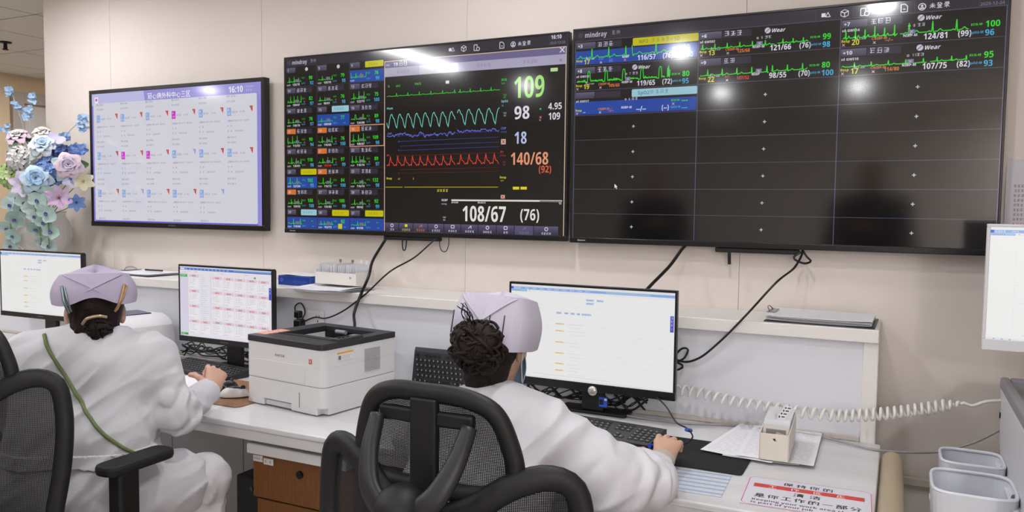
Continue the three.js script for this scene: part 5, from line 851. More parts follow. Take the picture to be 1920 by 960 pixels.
// nurse with the bun and the mask
makePerson('person', 'nurse in white coat with dark hair bun, mask and bandaged wrist, leaning over the desk', {
  head: [-0.946, 1.092, 1.09], yaw: 0.1, pitch: -0.2, tilt: -0.05, neck: [-0.925, 0.958, 1.15], shL: [-1.06, 0.885, 1.185], shR: [-0.782, 0.905, 1.15],
  elL: [-1.22, 0.80, 1.05], wrL: [-1.08, 0.785, 0.86], elR: [-0.535, 0.785, 1.085], wrR: [-0.553, 0.782, 0.865], drape: [[[-0.71, 0.86, 1.15], [-0.60, 0.79, 1.13], 0.07, 0.068], [[-0.60, 0.79, 1.13], [-0.54, 0.79, 1.05], 0.068, 0.05]], cuffR: 0.6, sleeve: 0.01, handR: { dir: [-0.08, 0.34, -1], up: [0.1, 1, 0.3], curl: 0.55, thumb: 0.4 }, handL: { curl: 0.3 },
  hipL: [-0.97, 0.60, 1.44], hipR: [-0.80, 0.60, 1.43], knL: [-1.0, 0.57, 1.08], knR: [-0.76, 0.57, 1.08], anL: [-1.0, 0.09, 1.15], anR: [-0.76, 0.09, 1.15], toe: [0, 0, -1], bulk: 0.012,
  hair: [[[0.0, -0.012, 0.135], [0.05, 0.045, 0.04]], [[-0.032, 0.012, 0.13], [0.034, 0.03, 0.034]], [[0.03, 0.008, 0.128], [0.032, 0.032, 0.034]], [[-0.04, -0.03, 0.125], [0.028, 0.03, 0.03]], [[0.012, 0.03, 0.13], [0.03, 0.024, 0.03]], [[0.02, -0.045, 0.115], [0.036, 0.03, 0.03]], [[0.0, -0.08, 0.05], [0.06, 0.055, 0.045]]], nape: -0.04,
  extras: (t, HM, coatF, hair, coat) => {
    capParts(t, HM, { w0: 0.104, w1: 0.09, d0: 0.108, d1: 0.09, h: 0.132, y0: -0.004, back: 0.012, dip: 0.008, rise: 0.03, dome: 0.02, tiltZ: 0.0 });
    const pin = M('#4a4644', 0.3, { metalness: 0.7 });
    for (const x of [-0.085, 0.018, 0.055]) mesh('hair_pin', tube([[x, 0.078, 0.117 - Math.abs(x) * 0.1], [x + 0.002, 0.05, 0.124 - Math.abs(x) * 0.12], [x + 0.001, 0.02, 0.121 - Math.abs(x) * 0.1]], 0.0018, 14, 6).applyMatrix4(HM), pin, t);
    bunLocks(hair, HM, [-0.002, -0.008, 0.122], [0.07, 0.062, 0.048], 85, 0.0052);
    for (let i = 0; i < 9; i++) mesh('loose_strand', tube([[-0.02 + rr(-0.01, 0.01), 0.045, 0.14], [-0.03 + rr(-0.015, 0.015), 0.068, 0.15], [-0.042 + rr(-0.02, 0.012), 0.088 + rr(-0.01, 0.012), 0.146]], 0.0011, 10, 5).applyMatrix4(HM), hairMat, hair);
    const mask = mesh('face_mask', sheet((u, v) => { const a = (u - 0.5) * 2.3, y = -0.11 + 0.105 * v; const r = 0.073 + 0.008 * Math.sin(v * Math.PI), zr = 0.1 - 0.015 * Math.abs(v - 0.55) * 2; return [Math.sin(a) * r, y + 0.012 * Math.abs(Math.sin(a)) * (0.5 - v), -Math.cos(a) * zr - 0.006]; }, 24, 10, 0.002).applyMatrix4(HM), M([0.36, 0.58, 0.72], 0.8), t);
    for (const s of [-1, 1]) mesh('ear_loop', tube([[s * 0.068, -0.02, -0.05], [s * 0.083, 0.012, -0.004], [s * 0.088, 0.02, 0.018], [s * 0.085, -0.015, 0.028], [s * 0.07, -0.085, -0.04]], 0.0018, 24, 6).applyMatrix4(HM), M('#d8d8dc', 0.7), mask);
    const w = V(-0.551, 0.785, 0.905), d = V(-0.05, -0.06, -1).normalize();
    mesh('wrist_bandage', lathe([[0.029, -0.026], [0.0315, -0.024], [0.033, 0.0], [0.032, 0.022], [0.028, 0.026]], 28).scale(1.05, 1, 0.92).applyMatrix4(new THREE.Matrix4().compose(w.clone().addScaledVector(d, 0.02), new THREE.Quaternion().setFromUnitVectors(V(0, 1, 0), d), V(1, 1, 1))), M([0.66, 0.58, 0.47], 0.85, { bumpMap: plaster, bumpScale: 0.002 }), t);
  },
});
{
  const m = mouse('black mouse gripped by the bandaged hand on the black pad', [-0.583, DY + 0.0035, 0.765], 0.1, M('#0d0d0f', 0.3), M('#121214', 0.25));
  single('mouse_cord', tube([[-0.59, DY + 0.02, 0.71], [-0.575, DY + 0.012, 0.655], [-0.535, DY + 0.035, 0.6], [-0.56, DY + 0.05, 0.56], [-0.60, DY + 0.055, 0.53], [-0.66, DY + 0.085, 0.45], [-0.74, DY + 0.1, 0.37], [-0.88, DY + 0.085, 0.33], [-1.02, DY + 0.05, 0.32]], 0.0026, 60, 6), black, 'thin black cord arching from the gripped mouse behind the monitor stand', 'cable');
  const tag_ = single('cable_tie', cyl(0.006, 0.006, 0.03, 12), M([0.02, 0.08, 0.4], 0.4), 'small blue tie wrapped on the mouse cord above the hand', 'cable tie'); tag_.position.set(-0.555, DY + 0.048, 0.566); tag_.rotation.set(1.1, 0.6, 0.3);
  const pen = thing('blue_pen', 'blue and white pen sticking out beside the bandaged wrist', 'pen', [-0.632, DY + 0.026, 0.785], -0.35); 
  mesh('barrel', cyl(0.0055, 0.0055, 0.07, 12).rotateX(Math.PI / 2 - 0.25), M('#a9b8d8', 0.2), pen); mesh('cap', cyl(0.0065, 0.0065, 0.03, 12).rotateX(Math.PI / 2 - 0.25).translate(0, 0.011, -0.045), M('#173fae', 0.35), pen); mesh('tip', cyl(0.0062, 0.004, 0.02, 12).rotateX(Math.PI / 2 - 0.25).translate(0, -0.011, 0.043), black, pen);
}

// ---------- cables, sockets ----------
single('thick_cable', tube([[-2.02, 1.335, 0.035], [-2.028, 1.30, 0.06], [-1.99, 1.22, 0.2], [-1.945, 1.165, 0.288], [-1.98, 1.085, 0.297], [-1.985, 1.02, 0.33], [-1.93, 0.98, 0.40], [-1.905, 0.93, 0.45], [-1.9, 0.9, 0.455]], 0.0062, 70, 8), black, 'thick black cable hanging from the crowded monitor down behind the laser printer', 'cable');
single('thin_cable', tube([[-1.75, 1.33, 0.035], [-1.76, 1.315, 0.075], [-1.82, 1.245, 0.13], [-1.84, 1.19, 0.292], [-1.946, 1.102, 0.294], [-1.994, 1.066, 0.295], [-2.08, 1.012, 0.292], [-2.166, 0.979, 0.29], [-2.223, 0.979, 0.29], [-2.295, 0.946, 0.292], [-2.31, 0.93, 0.291]], 0.0034, 90, 6), black, 'thin black cable slanting across the ledge to a wall socket', 'cable');
const strapG = (x, y, w, h, k) => tube([[x - w, y, 0.045], [x - w * 1.1, y - h * 0.6, 0.05], [x - w * 0.4, y - h, 0.052], [x + w * 0.5, y - h, 0.052], [x + w * 1.1, y - h * 0.6, 0.05], [x + w, y, 0.045]], k, 36, 6);
single('cable_loop', strapG(-1.93, 1.335, 0.009, 0.07, 0.0032), black, 'narrow black loop of cord hanging under the crowded monitor', 'cable');
single('cable_loop', strapG(-1.73, 1.335, 0.02, 0.068, 0.002), black, 'wide thin loop of cord hanging under the crowded monitor', 'cable');
single('cable_stub', tube([[-0.545, 1.335, 0.04], [-0.546, 1.31, 0.052], [-0.545, 1.262, 0.05]], 0.006, 16, 8), black, 'short black cable end hanging under the largest monitor', 'cable');
single('black_cable', tube([[-0.70, 1.33, 0.04], [-0.708, 1.315, 0.075], [-0.736, 1.255, 0.14], [-0.79, 1.16, 0.29], [-0.82, 1.10, 0.296], [-0.84, 1.03, 0.296], [-0.85, 0.9, 0.29], [-0.85, 0.775, 0.287]], 0.006, 60, 8), black, 'black cable running from the largest monitor down behind the white-page monitor', 'cable');
single('looped_cable', tube([[-0.31, 1.335, 0.04], [-0.285, 1.30, 0.06], [-0.27, 1.285, 0.07], [-0.29, 1.278, 0.09], [-0.325, 1.295, 0.08], [-0.30, 1.315, 0.07], [-0.31, 1.27, 0.16], [-0.352, 1.225, 0.288], [-0.44, 1.116, 0.296], [-0.523, 1.021, 0.29], [-0.592, 0.958, 0.285], [-0.64, 0.94, 0.282], [-0.675, 0.95, 0.282], [-0.65, 0.985, 0.282], [-0.63, 0.985, 0.285], [-0.64, 0.955, 0.29], [-0.675, 0.93, 0.29], [-0.668, 0.91, 0.285], [-0.645, 0.925, 0.283], [-0.7, 0.94, 0.285], [-0.78, 0.9, 0.285]], 0.0038, 160, 6), black, 'thin black cable with loops slanting down beside the white-page monitor', 'cable');
{
  const t = thing('wall_socket', 'white wall socket with two plugs on the backboard beside the printer', 'socket', [-2.27, 0.93, 0.268]);
  mesh('plate', bx(-0.04, 0.005, 0, 0.082, 0.075, 0.008, 0.003), M([0.74, 0.74, 0.76], 0.35), t);
  mesh('slots', [[0.045, 0.05], [0.06, 0.05], [0.0525, 0.03]].map(([x, y]) => bx(x - 0.002, y - 0.005, 0.0075, x + 0.002, y + 0.005, 0.0085)), black, t);
  const p = single('adapter_plug', [bx(-2.325, 0.905, 0.2695, -2.285, 0.965, 0.31, 0.008), tube([[-2.305, 0.96, 0.3], [-2.325, 0.99, 0.292], [-2.33, 1.02, 0.288], [-2.30, 1.035, 0.288], [-2.275, 1.0, 0.29], [-2.285, 0.96, 0.3]], 0.003, 40, 6), bx(-2.33, 0.97, 0.27, -2.3, 1.0, 0.3, 0.006)], black, 'black adapter plug with a looped cord beside the socket', 'plug');
}
single('cable_bundle', Array.from({ length: 9 }, (_, i) => { const p = []; for (let k = 0; k < 9; k++) p.push([-2.98 + k * 0.06 + rr(-0.02, 0.02), DY + 0.008 + i * 0.004 + 0.05 * Math.abs(Math.sin(k * 1.3 + i)) * rr(0.3, 1), 0.31 + rr(-0.02, 0.02)]); return tube(p, rr(0.002, 0.0036), 60, 6); }), black, 'tangle of black cables behind the patient-card monitor', 'cables');
single('cable_bundle', Array.from({ length: 7 }, (_, i) => { const p = []; for (let k = 0; k < 10; k++) p.push([-1.22 + k * 0.05 + rr(-0.015, 0.015), DY + 0.008 + i * 0.003 + 0.07 * Math.abs(Math.sin(k * 0.9 + i * 1.1)) * rr(0.4, 1), 0.292 + i * 0.003 + rr(-0.006, 0.006)]); return tube(p, rr(0.002, 0.004), 60, 6); }), black, 'black cables lying behind the stand of the white-page monitor', 'cables');
single('cable_bundle', Array.from({ length: 4 }, (_, i) => { const p = []; for (let k = 0; k < 7; k++) p.push([-3.78 + k * 0.07 + rr(-0.02, 0.02), DY + 0.008 + i * 0.004 + 0.06 * Math.abs(Math.sin(k * 1.1 + i)) * rr(0.4, 1), 0.30 + i * 0.006 + rr(-0.006, 0.006)]); return tube(p, rr(0.002, 0.0036), 50, 6); }), black, 'black cables behind the monitor next to the flowers', 'cables');
{ // coiled white cord
  const path_ = new THREE.CatmullRomCurve3([[-0.72, 0.80, 0.31], [-0.66, 0.848, 0.325], [-0.43, 0.834, 0.335], [-0.17, 0.828, 0.335], [-0.05, 0.845, 0.33], [0.07, 0.87, 0.31], [0.185, 0.902, 0.3]].map((p) => V(...p)));
  const turns = 40, pts = [], n = 1100;
  for (let i = 0; i <= n; i++) { const u = i / n, p = path_.getPointAt(u), T = path_.getTangentAt(u), S = V().crossVectors(T, V(0, 1, 0)).normalize(), U = V().crossVectors(S, T), a = 2 * Math.PI * turns * (u < 0.62 ? u * 0.86 : 0.533 + (u - 0.62) * 1.228), r = 0.016 * Math.min(1, (1 - u) * 18, u * 14); pts.push(p.addScaledVector(S, Math.cos(a) * r).addScaledVector(U, Math.sin(a) * r)); }
  pts.push(V(0.205, 0.896, 0.3), V(0.24, 0.912, 0.3), V(0.284, 0.921, 0.3));
  const c = new THREE.CatmullRomCurve3(pts);
  single('coiled_cord', new THREE.TubeGeometry(c, 1500, 0.0048, 6), M([0.76, 0.74, 0.71], 0.45), 'white coiled cord stretched along the backboard to the trolley', 'cord');
  single('grey_cable', tube([[-1.0, DY + 0.006, 0.33], [-0.64, DY + 0.006, 0.345], [-0.46, DY + 0.006, 0.288], [-0.2, DY + 0.01, 0.31], [-0.05, DY + 0.006, 0.36], [0.05, 0.735, 0.3], [0.136, 0.737, 0.25], [0.218, 0.775, 0.25], [0.292, 0.835, 0.27]], 0.0038, 100, 6), M([0.34, 0.32, 0.33], 0.5), 'grey cable sagging from the desk end to the trolley', 'cable');
}
// ---------- trolley, bins, white monitor, wall notice ----------
{
  const t = thing('medical_trolley', 'white medical trolley with grey-rimmed tray at the picture edge', 'trolley', [0.56, 0, 0.62]);
  const grey = M([0.24, 0.23, 0.26], 0.4), pw = M([0.66, 0.66, 0.70], 0.4);
  mesh('tray_rim', [bx(-0.285, 0.95, -0.345, -0.262, 0.985, 0.36, 0.008), bx(0.262, 0.95, -0.345, 0.285, 0.985, 0.36, 0.008), bx(-0.262, 0.95, -0.345, 0.262, 0.985, -0.322, 0.008), bx(-0.262, 0.95, 0.337, 0.262, 0.985, 0.36, 0.008)], grey, t);
  mesh('tray_floor', bx(-0.264, 0.951, -0.324, 0.264, 0.958, 0.339), M([0.3, 0.36, 0.3], 0.5), t);
  const prof = poly([[-0.34, 0.947], [0.35, 0.947], [0.35, 0.5], [0.05, 0.5], [-0.12, 0.66], [-0.3, 0.80]]);
  for (const s of [-1, 1]) mesh('side_panel', new THREE.ExtrudeGeometry(prof, { depth: 0.02, bevelEnabled: true, bevelThickness: 0.003, bevelSize: 0.003, bevelSegments: 2 }).rotateY(-Math.PI / 2).translate(s * 0.27 + 0.01, 0, 0), pw, t);
  mesh('drawer_body', bx(-0.255, 0.3, -0.1, 0.255, 0.93, 0.33, 0.004), pw, t);
  for (let i = 0; i < 3; i++) { const d = mesh('drawer', bx(-0.245, 0.32 + i * 0.2, 0.331, 0.245, 0.51 + i * 0.2, 0.345, 0.004), pw, t); mesh('handle', bx(-0.08, 0.42 + i * 0.2, 0.345, 0.08, 0.435 + i * 0.2, 0.36, 0.004), grey, d); }
  mesh('column', bx(-0.06, 0.1, -0.06, 0.06, 0.31, 0.06, 0.01), pw, t);
  mesh('foot_plate', bx(-0.27, 0.062, -0.3, 0.27, 0.1, 0.3, 0.015), grey, t);
  for (const [x, z] of [[-0.23, -0.26], [0.23, -0.26], [-0.23, 0.26], [0.23, 0.26]]) mesh('castor', cyl(0.032, 0.032, 0.024, 18).rotateZ(Math.PI / 2).translate(x, 0.033, z), black, t);
  mesh('bin_rail', [bx(-0.30, 0.745, -0.26, -0.286, 0.765, 0.2, 0.003), bx(-0.29, 0.745, -0.1, -0.272, 0.765, -0.06), bx(-0.29, 0.745, 0.12, -0.272, 0.765, 0.16)], pw, t);
  mesh('slot_mark', bx(-0.2865, 0.872, -0.31, -0.2835, 0.888, -0.304), black, t);
  const bm = M([0.66, 0.68, 0.74], 0.35);
  function bin(label, x, z, w, d, h, y) {
    const b = thing('waste_bin', label, 'bin', [x, y - h, z]);
    const taper = 0.82, ring = (k, yy, r) => (u) => { const a = u * Math.PI * 2, e = 5, c = Math.cos(a), s = Math.sin(a), q = (Math.abs(c) ** e + Math.abs(s) ** e) ** (-1 / e); return [c * q * (w / 2 * k - r), yy, s * q * (d / 2 * k - r)]; };
    mesh('shell', [sheet((u, v) => { const k = lerp(taper, 1, v); return ring(k, v * h, 0)(u); }, 56, 8, 0.004), sheet((u, v) => { const p = ring(taper, 0, 0)(u); return [p[0] * v, 0.001, p[2] * v]; }, 40, 2, -0.003)], bm, b);
    mesh('rim', sheet((u, v) => { const a = v * Math.PI * 2, p = ring(1, h, -0.004 * Math.cos(a))(u); return [p[0], p[1] + 0.005 * Math.sin(a), p[2]]; }, 56, 8), bm, b);
    mesh('handle_frame', [bx(-w / 2 - 0.003, h - 0.05, -0.02, -w / 2 + 0.002, h - 0.045, 0.025), bx(-w / 2 - 0.003, h - 0.02, -0.02, -w / 2 + 0.002, h - 0.015, 0.025)], M([0.72, 0.72, 0.75], 0.4), b);
    mesh('hook', tube([[w / 2 + 0.008, h - 0.03, 0.0], [w / 2 - 0.002, h - 0.012, 0.0], [w / 2 - 0.008, h - 0.035, 0.0]], 0.0035, 16, 6), M('#8a8a8e', 0.3, { metalness: 0.8 }), b);
    return b;
  }
  bin('smaller pale plastic bin on the trolley side, nearer the wall', 0.198, 0.46, 0.15, 0.15, 0.24, 0.785);
  bin('larger pale plastic bin on the trolley side, nearest the viewer', 0.184, 0.70, 0.18, 0.20, 0.30, 0.785);
  deskMonitor('white-framed monitor on the trolley beside the paper notice', 0.206, 0.76, 1.093, 1.428, 0.50, smallFormTex, { nostand: true, mat: M([0.66, 0.66, 0.7], 0.4), bottom: 0.03, foot: 0 });
  mesh('monitor_pole', [bx(0.46 - 0.56, 0.959, 0.42 - 0.62, 0.52 - 0.56, 1.3, 0.445 - 0.62, 0.006)], pw, t);
  const nt = textMat(256, 340, (g) => { rect(g, 0, 0, 256, 340, '#cfccd4'); for (let i = 0; i < 12; i++) { const y = 110 + i * 17; han(g, '########'.slice(0, 4 + (i * 5) % 5), 26, y, 11, i === 8 ? '#c0706a' : '#6f6c78', 0.1); } });
  const n = single('wall_notice', sheet((u, v) => [0.292 + 0.21 * u, 1.335 + 0.297 * v, 0.004 + 0.006 * Math.sin(u * 3.1 + v) * Math.sin(v * 4)], 16, 16, 0.0008), nt, 'creased white notice sheet stuck on the wall beside the largest monitor', 'notice');
}
// ---------- flowers ----------
const petalGeo = (L, W, cup, curl, roll = 0) => { const ph = rr(0, 6); return sheet((u, v) => { const w = W * Math.sin((0.1 + 0.82 * v) * Math.PI) ** 0.6, x = (u - 0.5) * 2 * w, e = Math.max(0, v - 0.7); return [x, cup * (x * x) / (W * W) * W + curl * v * v * L - roll * e * e * 9 * L + 0.03 * L * Math.sin(u * 9 + ph) * v * v, L * (v + 0.1 * (1 - Math.abs(2 * u - 1)) * v * v - roll * e * e * 2)]; }, 6, 7); };
function ringPetals(list, n, L, W, cup, curl, lift, ph = 0, jit = 0.1) { for (let i = 0; i < n; i++) list.push(petalGeo(L * rr(1 - jit, 1 + jit), W, cup, curl).rotateX(-lift).rotateY(ph + i / n * Math.PI * 2 + rr(-jit, jit))); return list; }
const FM = {}; const fm = (r, g, b) => FM[[r, g, b]] ??= M([r, g, b], 0.75, { side: THREE.DoubleSide });
const leafMat = fm(0.06, 0.13, 0.05), stemMat = fm(0.16, 0.24, 0.12), stemGrey = fm(0.3, 0.36, 0.34);
const VX = -4.22, VZ = 0.148;
{
  const v = thing('flower_vase', 'milky glass vase holding artificial flowers on the ledge', 'vase', [VX, LY, VZ]);
  const gm = new THREE.MeshPhysicalMaterial({ color: 0xe8e6e4, roughness: 0.3, transmission: 0.55, thickness: 0 });
  const prof = [[0.0, 0.002], [0.075, 0.002], [0.08, 0.008], [0.04, 0.02], [0.025, 0.04], [0.03, 0.055], [0.09, 0.085], [0.128, 0.13], [0.138, 0.18], [0.128, 0.235], [0.105, 0.285], [0.11, 0.305]];
  const g = lathe(prof, 72), p = g.attributes.position; for (let i = 0; i < p.count; i++) { const a = Math.atan2(p.getZ(i), p.getX(i)), y = p.getY(i), k = 1 + (y > 0.06 ? 0.02 * Math.cos(a * 18) : 0); p.setX(i, p.getX(i) * k); p.setZ(i, p.getZ(i) * k); }
  mesh('bowl', setNormals(g), gm, v); mesh('rim', new THREE.TorusGeometry(0.11, 0.004, 8, 48).rotateX(Math.PI / 2).translate(0, 0.305, 0), gm, v);
}
function flower(name, label, cat, pos, size, face, builder, group, noStem) {
  const t = thing(name, label, cat, [VX, LY + 0.06, VZ], 0, group), h = V(...pos).sub(t.position);
  const head = new THREE.Group(); const q = new THREE.Quaternion().setFromUnitVectors(V(0, 1, 0), V(...face).normalize());
  const m = new THREE.Matrix4().compose(h, q, V(size, size, size));
  builder((n, list, mat) => mesh(n, (Array.isArray(list) ? list : [list]).map((g) => plainGeo(g).applyMatrix4(m)), mat, t));
  if (!noStem) { const s = h.clone().addScaledVector(V(...face).normalize(), -size * 0.25); mesh('stem', tube([[0, 0, 0], [h.x * 0.18, Math.max(0.2, h.y * 0.5), h.z * 0.18], [h.x * 0.7, Math.max(0.26, h.y * 0.9), h.z * 0.6], s], 0.0025, 24, 6), stemMat, t); }
  return t;
}
const rollRing = (list, n, L, W, cup, curl, lift, ph, roll) => { for (let i = 0; i < n; i++) list.push(petalGeo(L * rr(0.92, 1.06), W, cup, curl, roll).rotateX(-lift - rr(-0.06, 0.06)).rotateY(ph + i / n * Math.PI * 2 + rr(-0.1, 0.1))); };
const rose = (out, inn, leaves = 0) => (add) => {
  const a = []; rollRing(a, 6, 1.0, 0.5, 0.3, -0.12, 0.3, 0.2, 0.35); rollRing(a, 6, 0.86, 0.48, 0.42, 0.0, 0.62, 0.7, 0.4); add('outer_petals', a, out);
  const b = []; rollRing(b, 5, 0.76, 0.42, 0.55, 0.1, 0.92, 0.1, 0.4); rollRing(b, 5, 0.66, 0.34, 0.7, 0.15, 1.15, 0.6, 0.3); rollRing(b, 4, 0.6, 0.25, 0.85, 0.1, 1.35, 0.2, 0.2); b.push(sheet((u, v) => { const t = u * 9, r = 0.05 + 0.016 * t; return [Math.cos(t) * r, 0.15 + 0.42 * v - 0.02 * t, Math.sin(t) * r]; }, 40, 3)); add('inner_petals', b, inn);
  add('calyx', ringPetals([], 5, 0.55, 0.14, 0.2, -0.3, -0.1), leafMat);
  for (let i = 0; i < leaves; i++) add('leaf', petalGeo(1.25, 0.4, 0.3, -0.1).rotateX(0.15).rotateY(i * 2.1 + rr(0, 1)).translate(0, -0.15, 0), i % 2 ? leafMat : fm(0.36, 0.47, 0.44));
};
const hydrangea = (c1, c2) => (add) => {
  const A = [], B = []; for (let i = 0; i < 62; i++) { const y = 1 - (i + 0.5) / 62 * 1.5, r = Math.sqrt(1 - y * y), th = i * 2.39996, d = V(r * Math.cos(th), y, r * Math.sin(th)); const q = new THREE.Quaternion().setFromUnitVectors(V(0, 1, 0), d); for (const g of ringPetals([], 4, 0.26, 0.13, 0.1, 0.15, 0.25, rr(0, 2))) (i % 3 ? A : B).push(g.applyQuaternion(q).translate(d.x * rr(0.78, 0.92), d.y * rr(0.78, 0.92), d.z * rr(0.78, 0.92))); }
  add('florets', A, c1).userData.kind = 'stuff'; add('paler_florets', B, c2).userData.kind = 'stuff'; add('core', new THREE.SphereGeometry(0.6, 14, 10), leafMat);
};
const lily = (c, mid, n = 6, w = 0.34) => (add) => { add('petals', ringPetals([], n, 1, w, 0.25, -0.2, 0.5), c); add('stamens', Array.from({ length: 6 }, (_, i) => tube([[0, 0, 0], [0.1 * Math.cos(i), 0.25, 0.1 * Math.sin(i)], [0.17 * Math.cos(i), 0.42, 0.17 * Math.sin(i)]], 0.025, 6, 5)), mid); };
const orchid = (c, lip) => (add) => { const a = []; for (const [ang, L, w] of [[0, 0.95, 0.4], [2.2, 0.85, 0.36], [-2.2, 0.85, 0.36], [1.25, 1.0, 0.62], [-1.25, 1.0, 0.62]]) a.push(petalGeo(L, w, 0.15, 0.08).rotateX(-0.15).rotateY(ang + Math.PI)); add('petals', a, c); add('lip', [...ringPetals([], 3, 0.35, 0.18, 0.6, 0.4, 0.7), new THREE.SphereGeometry(0.1, 8, 6).translate(0, 0.1, 0)], lip); };
const LB = fm(0.44, 0.56, 0.68), MB = fm(0.30, 0.45, 0.64), LIL = fm(0.55, 0.48, 0.62), PNK = fm(0.62, 0.50, 0.58), WHITEF = fm(0.66, 0.64, 0.63), PALEB = fm(0.58, 0.63, 0.70), GRNW = fm(0.36, 0.52, 0.18), GRN2 = fm(0.52, 0.64, 0.34), DB = fm(0.06, 0.13, 0.38), DB2 = fm(0.14, 0.24, 0.52), TEAL = fm(0.40, 0.51, 0.48), TEAL2 = fm(0.31, 0.43, 0.39), YELF = fm(0.66, 0.52, 0.12), VIO = fm(0.24, 0.22, 0.50), NAVY = fm(0.03, 0.05, 0.14);
const FC = [0.72, 0.25, 0.65];
flower('rose', 'pale blue rose at the top middle of the bouquet', 'flower', [-4.024, 1.744, 0.27], 0.068, [0.6, 0.6, 0.6], rose(PALEB, LB, 3));
flower('rose', 'open sky-blue rose at the centre of the bouquet', 'flower', [-3.992, 1.568, 0.33], 0.074, FC, rose(LB, MB, 4));
flower('rose', 'pinkish lilac rose nearest the ward board', 'flower', [-3.81, 1.639, 0.28], 0.068, [0.75, 0.15, 0.65], rose(PNK, LIL, 3));
flower('rose', 'white-pink rose at the upper outer side of the bouquet', 'flower', [-4.313, 1.80, 0.22], 0.062, [0.3, 0.8, 0.5], rose(PNK, WHITEF, 3));
flower('rose', 'small white rose half hidden behind the pale blue rose', 'flower', [-4.18, 1.825, 0.17], 0.048, [0.4, 0.8, 0.4], rose(WHITEF, WHITEF));
flower('hydrangea', 'round white hydrangea head', 'flower', [-4.22, 1.678, 0.26], 0.075, [0.6, 0.4, 0.7], hydrangea(WHITEF, fm(0.6, 0.62, 0.6)));
flower('hydrangea', 'fresh green hydrangea head', 'flower', [-4.31, 1.595, 0.25], 0.075, [0.5, 0.3, 0.8], hydrangea(GRNW, GRN2));
flower('hydrangea', 'deep blue hydrangea head behind the sky-blue rose', 'flower', [-4.01, 1.62, 0.235], 0.082, [0.7, 0.4, 0.6], hydrangea(DB2, fm(0.2, 0.32, 0.62)));
flower('hydrangea', 'small navy hydrangea head above the lilac rose', 'flower', [-3.98, 1.71, 0.2], 0.05, [0.7, 0.5, 0.5], hydrangea(NAVY, DB));
flower('lily', 'lilac lily with yellow stamens beside the sky-blue rose', 'flower', [-4.10, 1.54, 0.335], 0.066, FC, lily(LIL, YELF));
flower('lily', 'mauve lily low on the ward-board side of the bouquet', 'flower', [-3.85, 1.475, 0.31], 0.062, [0.8, 0.1, 0.6], lily(fm(0.5, 0.36, 0.52), fm(0.3, 0.12, 0.08)));
flower('lily', 'small dark blue lily under the mauve lily', 'flower', [-3.80, 1.455, 0.25], 0.045, [0.8, -0.1, 0.5], lily(DB2, NAVY));
flower('iris', 'yellow and white iris at the edge near the ward board', 'flower', [-3.80, 1.56, 0.21], 0.05, [0.8, 0.2, 0.5], lily(fm(0.66, 0.62, 0.45), YELF, 6, 0.42));
flower('iris', 'pale violet iris beside the yellow iris', 'flower', [-3.878, 1.572, 0.22], 0.048, [0.7, 0.2, 0.6], lily(fm(0.5, 0.5, 0.66), VIO, 5, 0.45));
// trailing orchid sprays: each an arching stem with its blooms
for (const [label, arch, blooms] of [
  ['teal orchid spray trailing furthest down on the corridor side of the vase', [[-4.2, 1.52, 0.24], [-4.2, 1.46, 0.3], [-4.24, 1.34, 0.315], [-4.25, 1.22, 0.31]], [[-4.193, 1.468, 0.31, 0.05], [-4.28, 1.43, 0.29, 0.05], [-4.20, 1.36, 0.32, 0.05], [-4.265, 1.31, 0.32, 0.047], [-4.21, 1.27, 0.325, 0.042], [-4.25, 1.215, 0.315, 0.042], [-4.14, 1.41, 0.32, 0.045]]],
  ['teal orchid spray trailing down the middle of the vase', [[-4.1, 1.52, 0.26], [-4.0, 1.46, 0.34], [-3.95, 1.36, 0.36], [-3.93, 1.23, 0.35]], [[-4.082, 1.445, 0.34, 0.052], [-4.01, 1.41, 0.345, 0.05], [-3.958, 1.455, 0.35, 0.05], [-3.97, 1.315, 0.355, 0.046], [-3.985, 1.375, 0.35, 0.044], [-3.938, 1.242, 0.345, 0.04]]],
  ['teal orchid spray trailing on the ward-board side of the vase', [[-4.05, 1.52, 0.26], [-3.9, 1.44, 0.34], [-3.87, 1.34, 0.355], [-3.885, 1.22, 0.345]], [[-3.88, 1.39, 0.36, 0.05], [-3.92, 1.49, 0.31, 0.05], [-3.865, 1.30, 0.345, 0.046], [-3.90, 1.345, 0.36, 0.042], [-3.895, 1.226, 0.34, 0.04]]]]) {
  const t = thing('orchid_spray', label, 'flower', [VX, LY + 0.06, VZ]), o = t.position;
  mesh('stem', tube([[0, 0, 0], [0.01, 0.26, 0.01], ...arch.map((p) => [p[0] - o.x, p[1] - o.y, p[2] - o.z])], 0.003, 40, 6), stemMat, t);
  for (const [x, y, z, s] of blooms) { const q = new THREE.Quaternion().setFromUnitVectors(V(0, 1, 0), V(0.65 + rr(-0.3, 0.25), rr(-0.4, 0.35), 0.7).normalize()), m = new THREE.Matrix4().compose(V(x, y, z).sub(o), q, V(s, s, s)); let pm; orchid(rnd() < 0.6 ? TEAL : TEAL2, VIO)((n, list, mat) => { const k = mesh(n === 'petals' ? 'bloom' : n, list.map((g) => plainGeo(g).applyMatrix4(m)), mat, n === 'petals' ? t : pm); if (n === 'petals') pm = k; return k; }); }
}
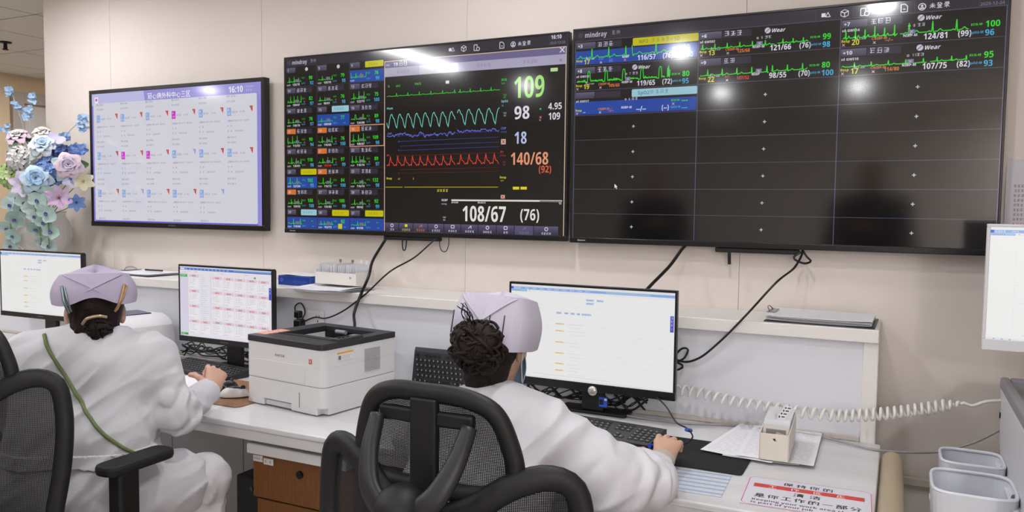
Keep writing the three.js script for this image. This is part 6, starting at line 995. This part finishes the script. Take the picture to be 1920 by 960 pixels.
function blossomSprig(label, pts, blooms, c) {
  const t = thing('blossom_sprig', label, 'flower', [VX, LY + 0.06, VZ]), o = t.position;
  mesh('stem', tube([[0, 0, 0], [0, 0.24, 0], ...pts.map((p) => [p[0] - o.x, p[1] - o.y, p[2] - o.z])], 0.002, 40, 5), stemGrey, t);
  for (const b of blooms) mesh('blossom', ringPetals([], 5, 0.018, 0.009, 0.2, 0.1, 0.3).map((g) => g.applyQuaternion(new THREE.Quaternion().setFromUnitVectors(V(0, 1, 0), V(rr(0.2, 1), rr(-0.2, 0.8), rr(0.3, 1)).normalize())).translate(b[0] - o.x + rr(-0.01, 0.01), b[1] - o.y, b[2] - o.z)), c, t);
}
const near = (list, n) => list.flatMap((p) => Array.from({ length: n }, () => [p[0] + rr(-0.022, 0.022), p[1] + rr(-0.02, 0.02), p[2] + rr(-0.015, 0.015)]));
blossomSprig('tallest sprig of light blue blossoms at the corridor side', [[-4.28, 1.7, 0.17], [-4.37, 1.9, 0.16], [-4.466, 2.06, 0.15]], near([[-4.466, 2.06, 0.15], [-4.417, 1.985, 0.15]], 4), MB);
blossomSprig('second tall sprig of light blue blossoms above the roses', [[-4.25, 1.7, 0.17], [-4.30, 1.9, 0.16], [-4.275, 2.02, 0.16]], near([[-4.275, 2.017, 0.16], [-4.309, 1.956, 0.16], [-4.32, 1.91, 0.16]], 3), MB);
blossomSprig('blue sprig leaning across the wall toward the ward board', [[-4.1, 1.7, 0.16], [-4.0, 1.82, 0.15], [-3.905, 1.9, 0.12]], near([[-3.909, 1.896, 0.12], [-3.937, 1.846, 0.12], [-4.03, 1.798, 0.15]], 5), MB);
blossomSprig('navy sprig just above the lilac rose', [[-4.1, 1.62, 0.18], [-3.98, 1.70, 0.17], [-3.88, 1.73, 0.16]], near([[-3.944, 1.747, 0.16], [-3.889, 1.727, 0.16], [-3.93, 1.701, 0.18], [-3.86, 1.68, 0.2]], 5), DB2);
blossomSprig('horizontal blue sprig reaching out over the corridor', [[-4.25, 1.7, 0.18], [-4.34, 1.84, 0.2], [-4.52, 1.85, 0.2]], near([[-4.499, 1.851, 0.2], [-4.42, 1.85, 0.2]], 3), MB);
flower('ribbon_petal', 'lilac heart-shaped petal standing beside the pale blue rose', 'flower', [-4.0, 1.80, 0.2], 0.05, [0.7, 0.3, 0.6], (add) => add('petals', [petalGeo(1, 0.7, 0.2, 0.2).rotateX(-0.2), petalGeo(1, 0.7, 0.2, 0.2).rotateX(-0.2).rotateY(0.9)], fm(0.52, 0.48, 0.68)));
// ---------- two people standing behind the viewpoint, mirrored in the dark screens ----------
for (const [x, z, lab, h, yaw] of [[-0.2, 3.42, 'person in dark clothes standing behind the camera, mirrored in the largest monitor', 1.82, 0.1], [-1.95, 4.05, 'second person in dark clothes standing further back, mirrored in the largest monitor', 1.80, -0.35]]) {
  const k = h / 1.66, Y = (v) => v * k, c = Math.cos(yaw), s = Math.sin(yaw), P = (dx, y, dz) => [x + dx * c + dz * s, Y(y), z - dx * s + dz * c];
  const dark = M([0.02, 0.02, 0.025], 0.8);
  makePerson('person', lab, { head: P(0, 1.545, -0.02), yaw, pitch: -0.05, neck: P(0, 1.41, 0), shL: P(-0.19, 1.36, 0), shR: P(0.19, 1.36, 0), elL: P(-0.26, 1.1, -0.06), elR: P(0.26, 1.1, -0.06), wrL: P(-0.09, 1.22, -0.24), wrR: P(0.09, 1.22, -0.24), handL: { curl: 0.7 }, handR: { curl: 0.7 }, hipL: P(-0.09, 0.9, 0.02), hipR: P(0.09, 0.9, 0.02), knL: P(-0.1, 0.49, 0), knR: P(0.1, 0.49, 0), anL: P(-0.11, 0.09, 0.03), anR: P(0.11, 0.09, 0.03), toe: [-s, 0, -c], coat: dark, coatName: 'jacket', trousers: dark, shoes: dark, skirt: 0.1, cell: 0.014 });
}

scene.add(camera);
renderer.render(scene, camera);
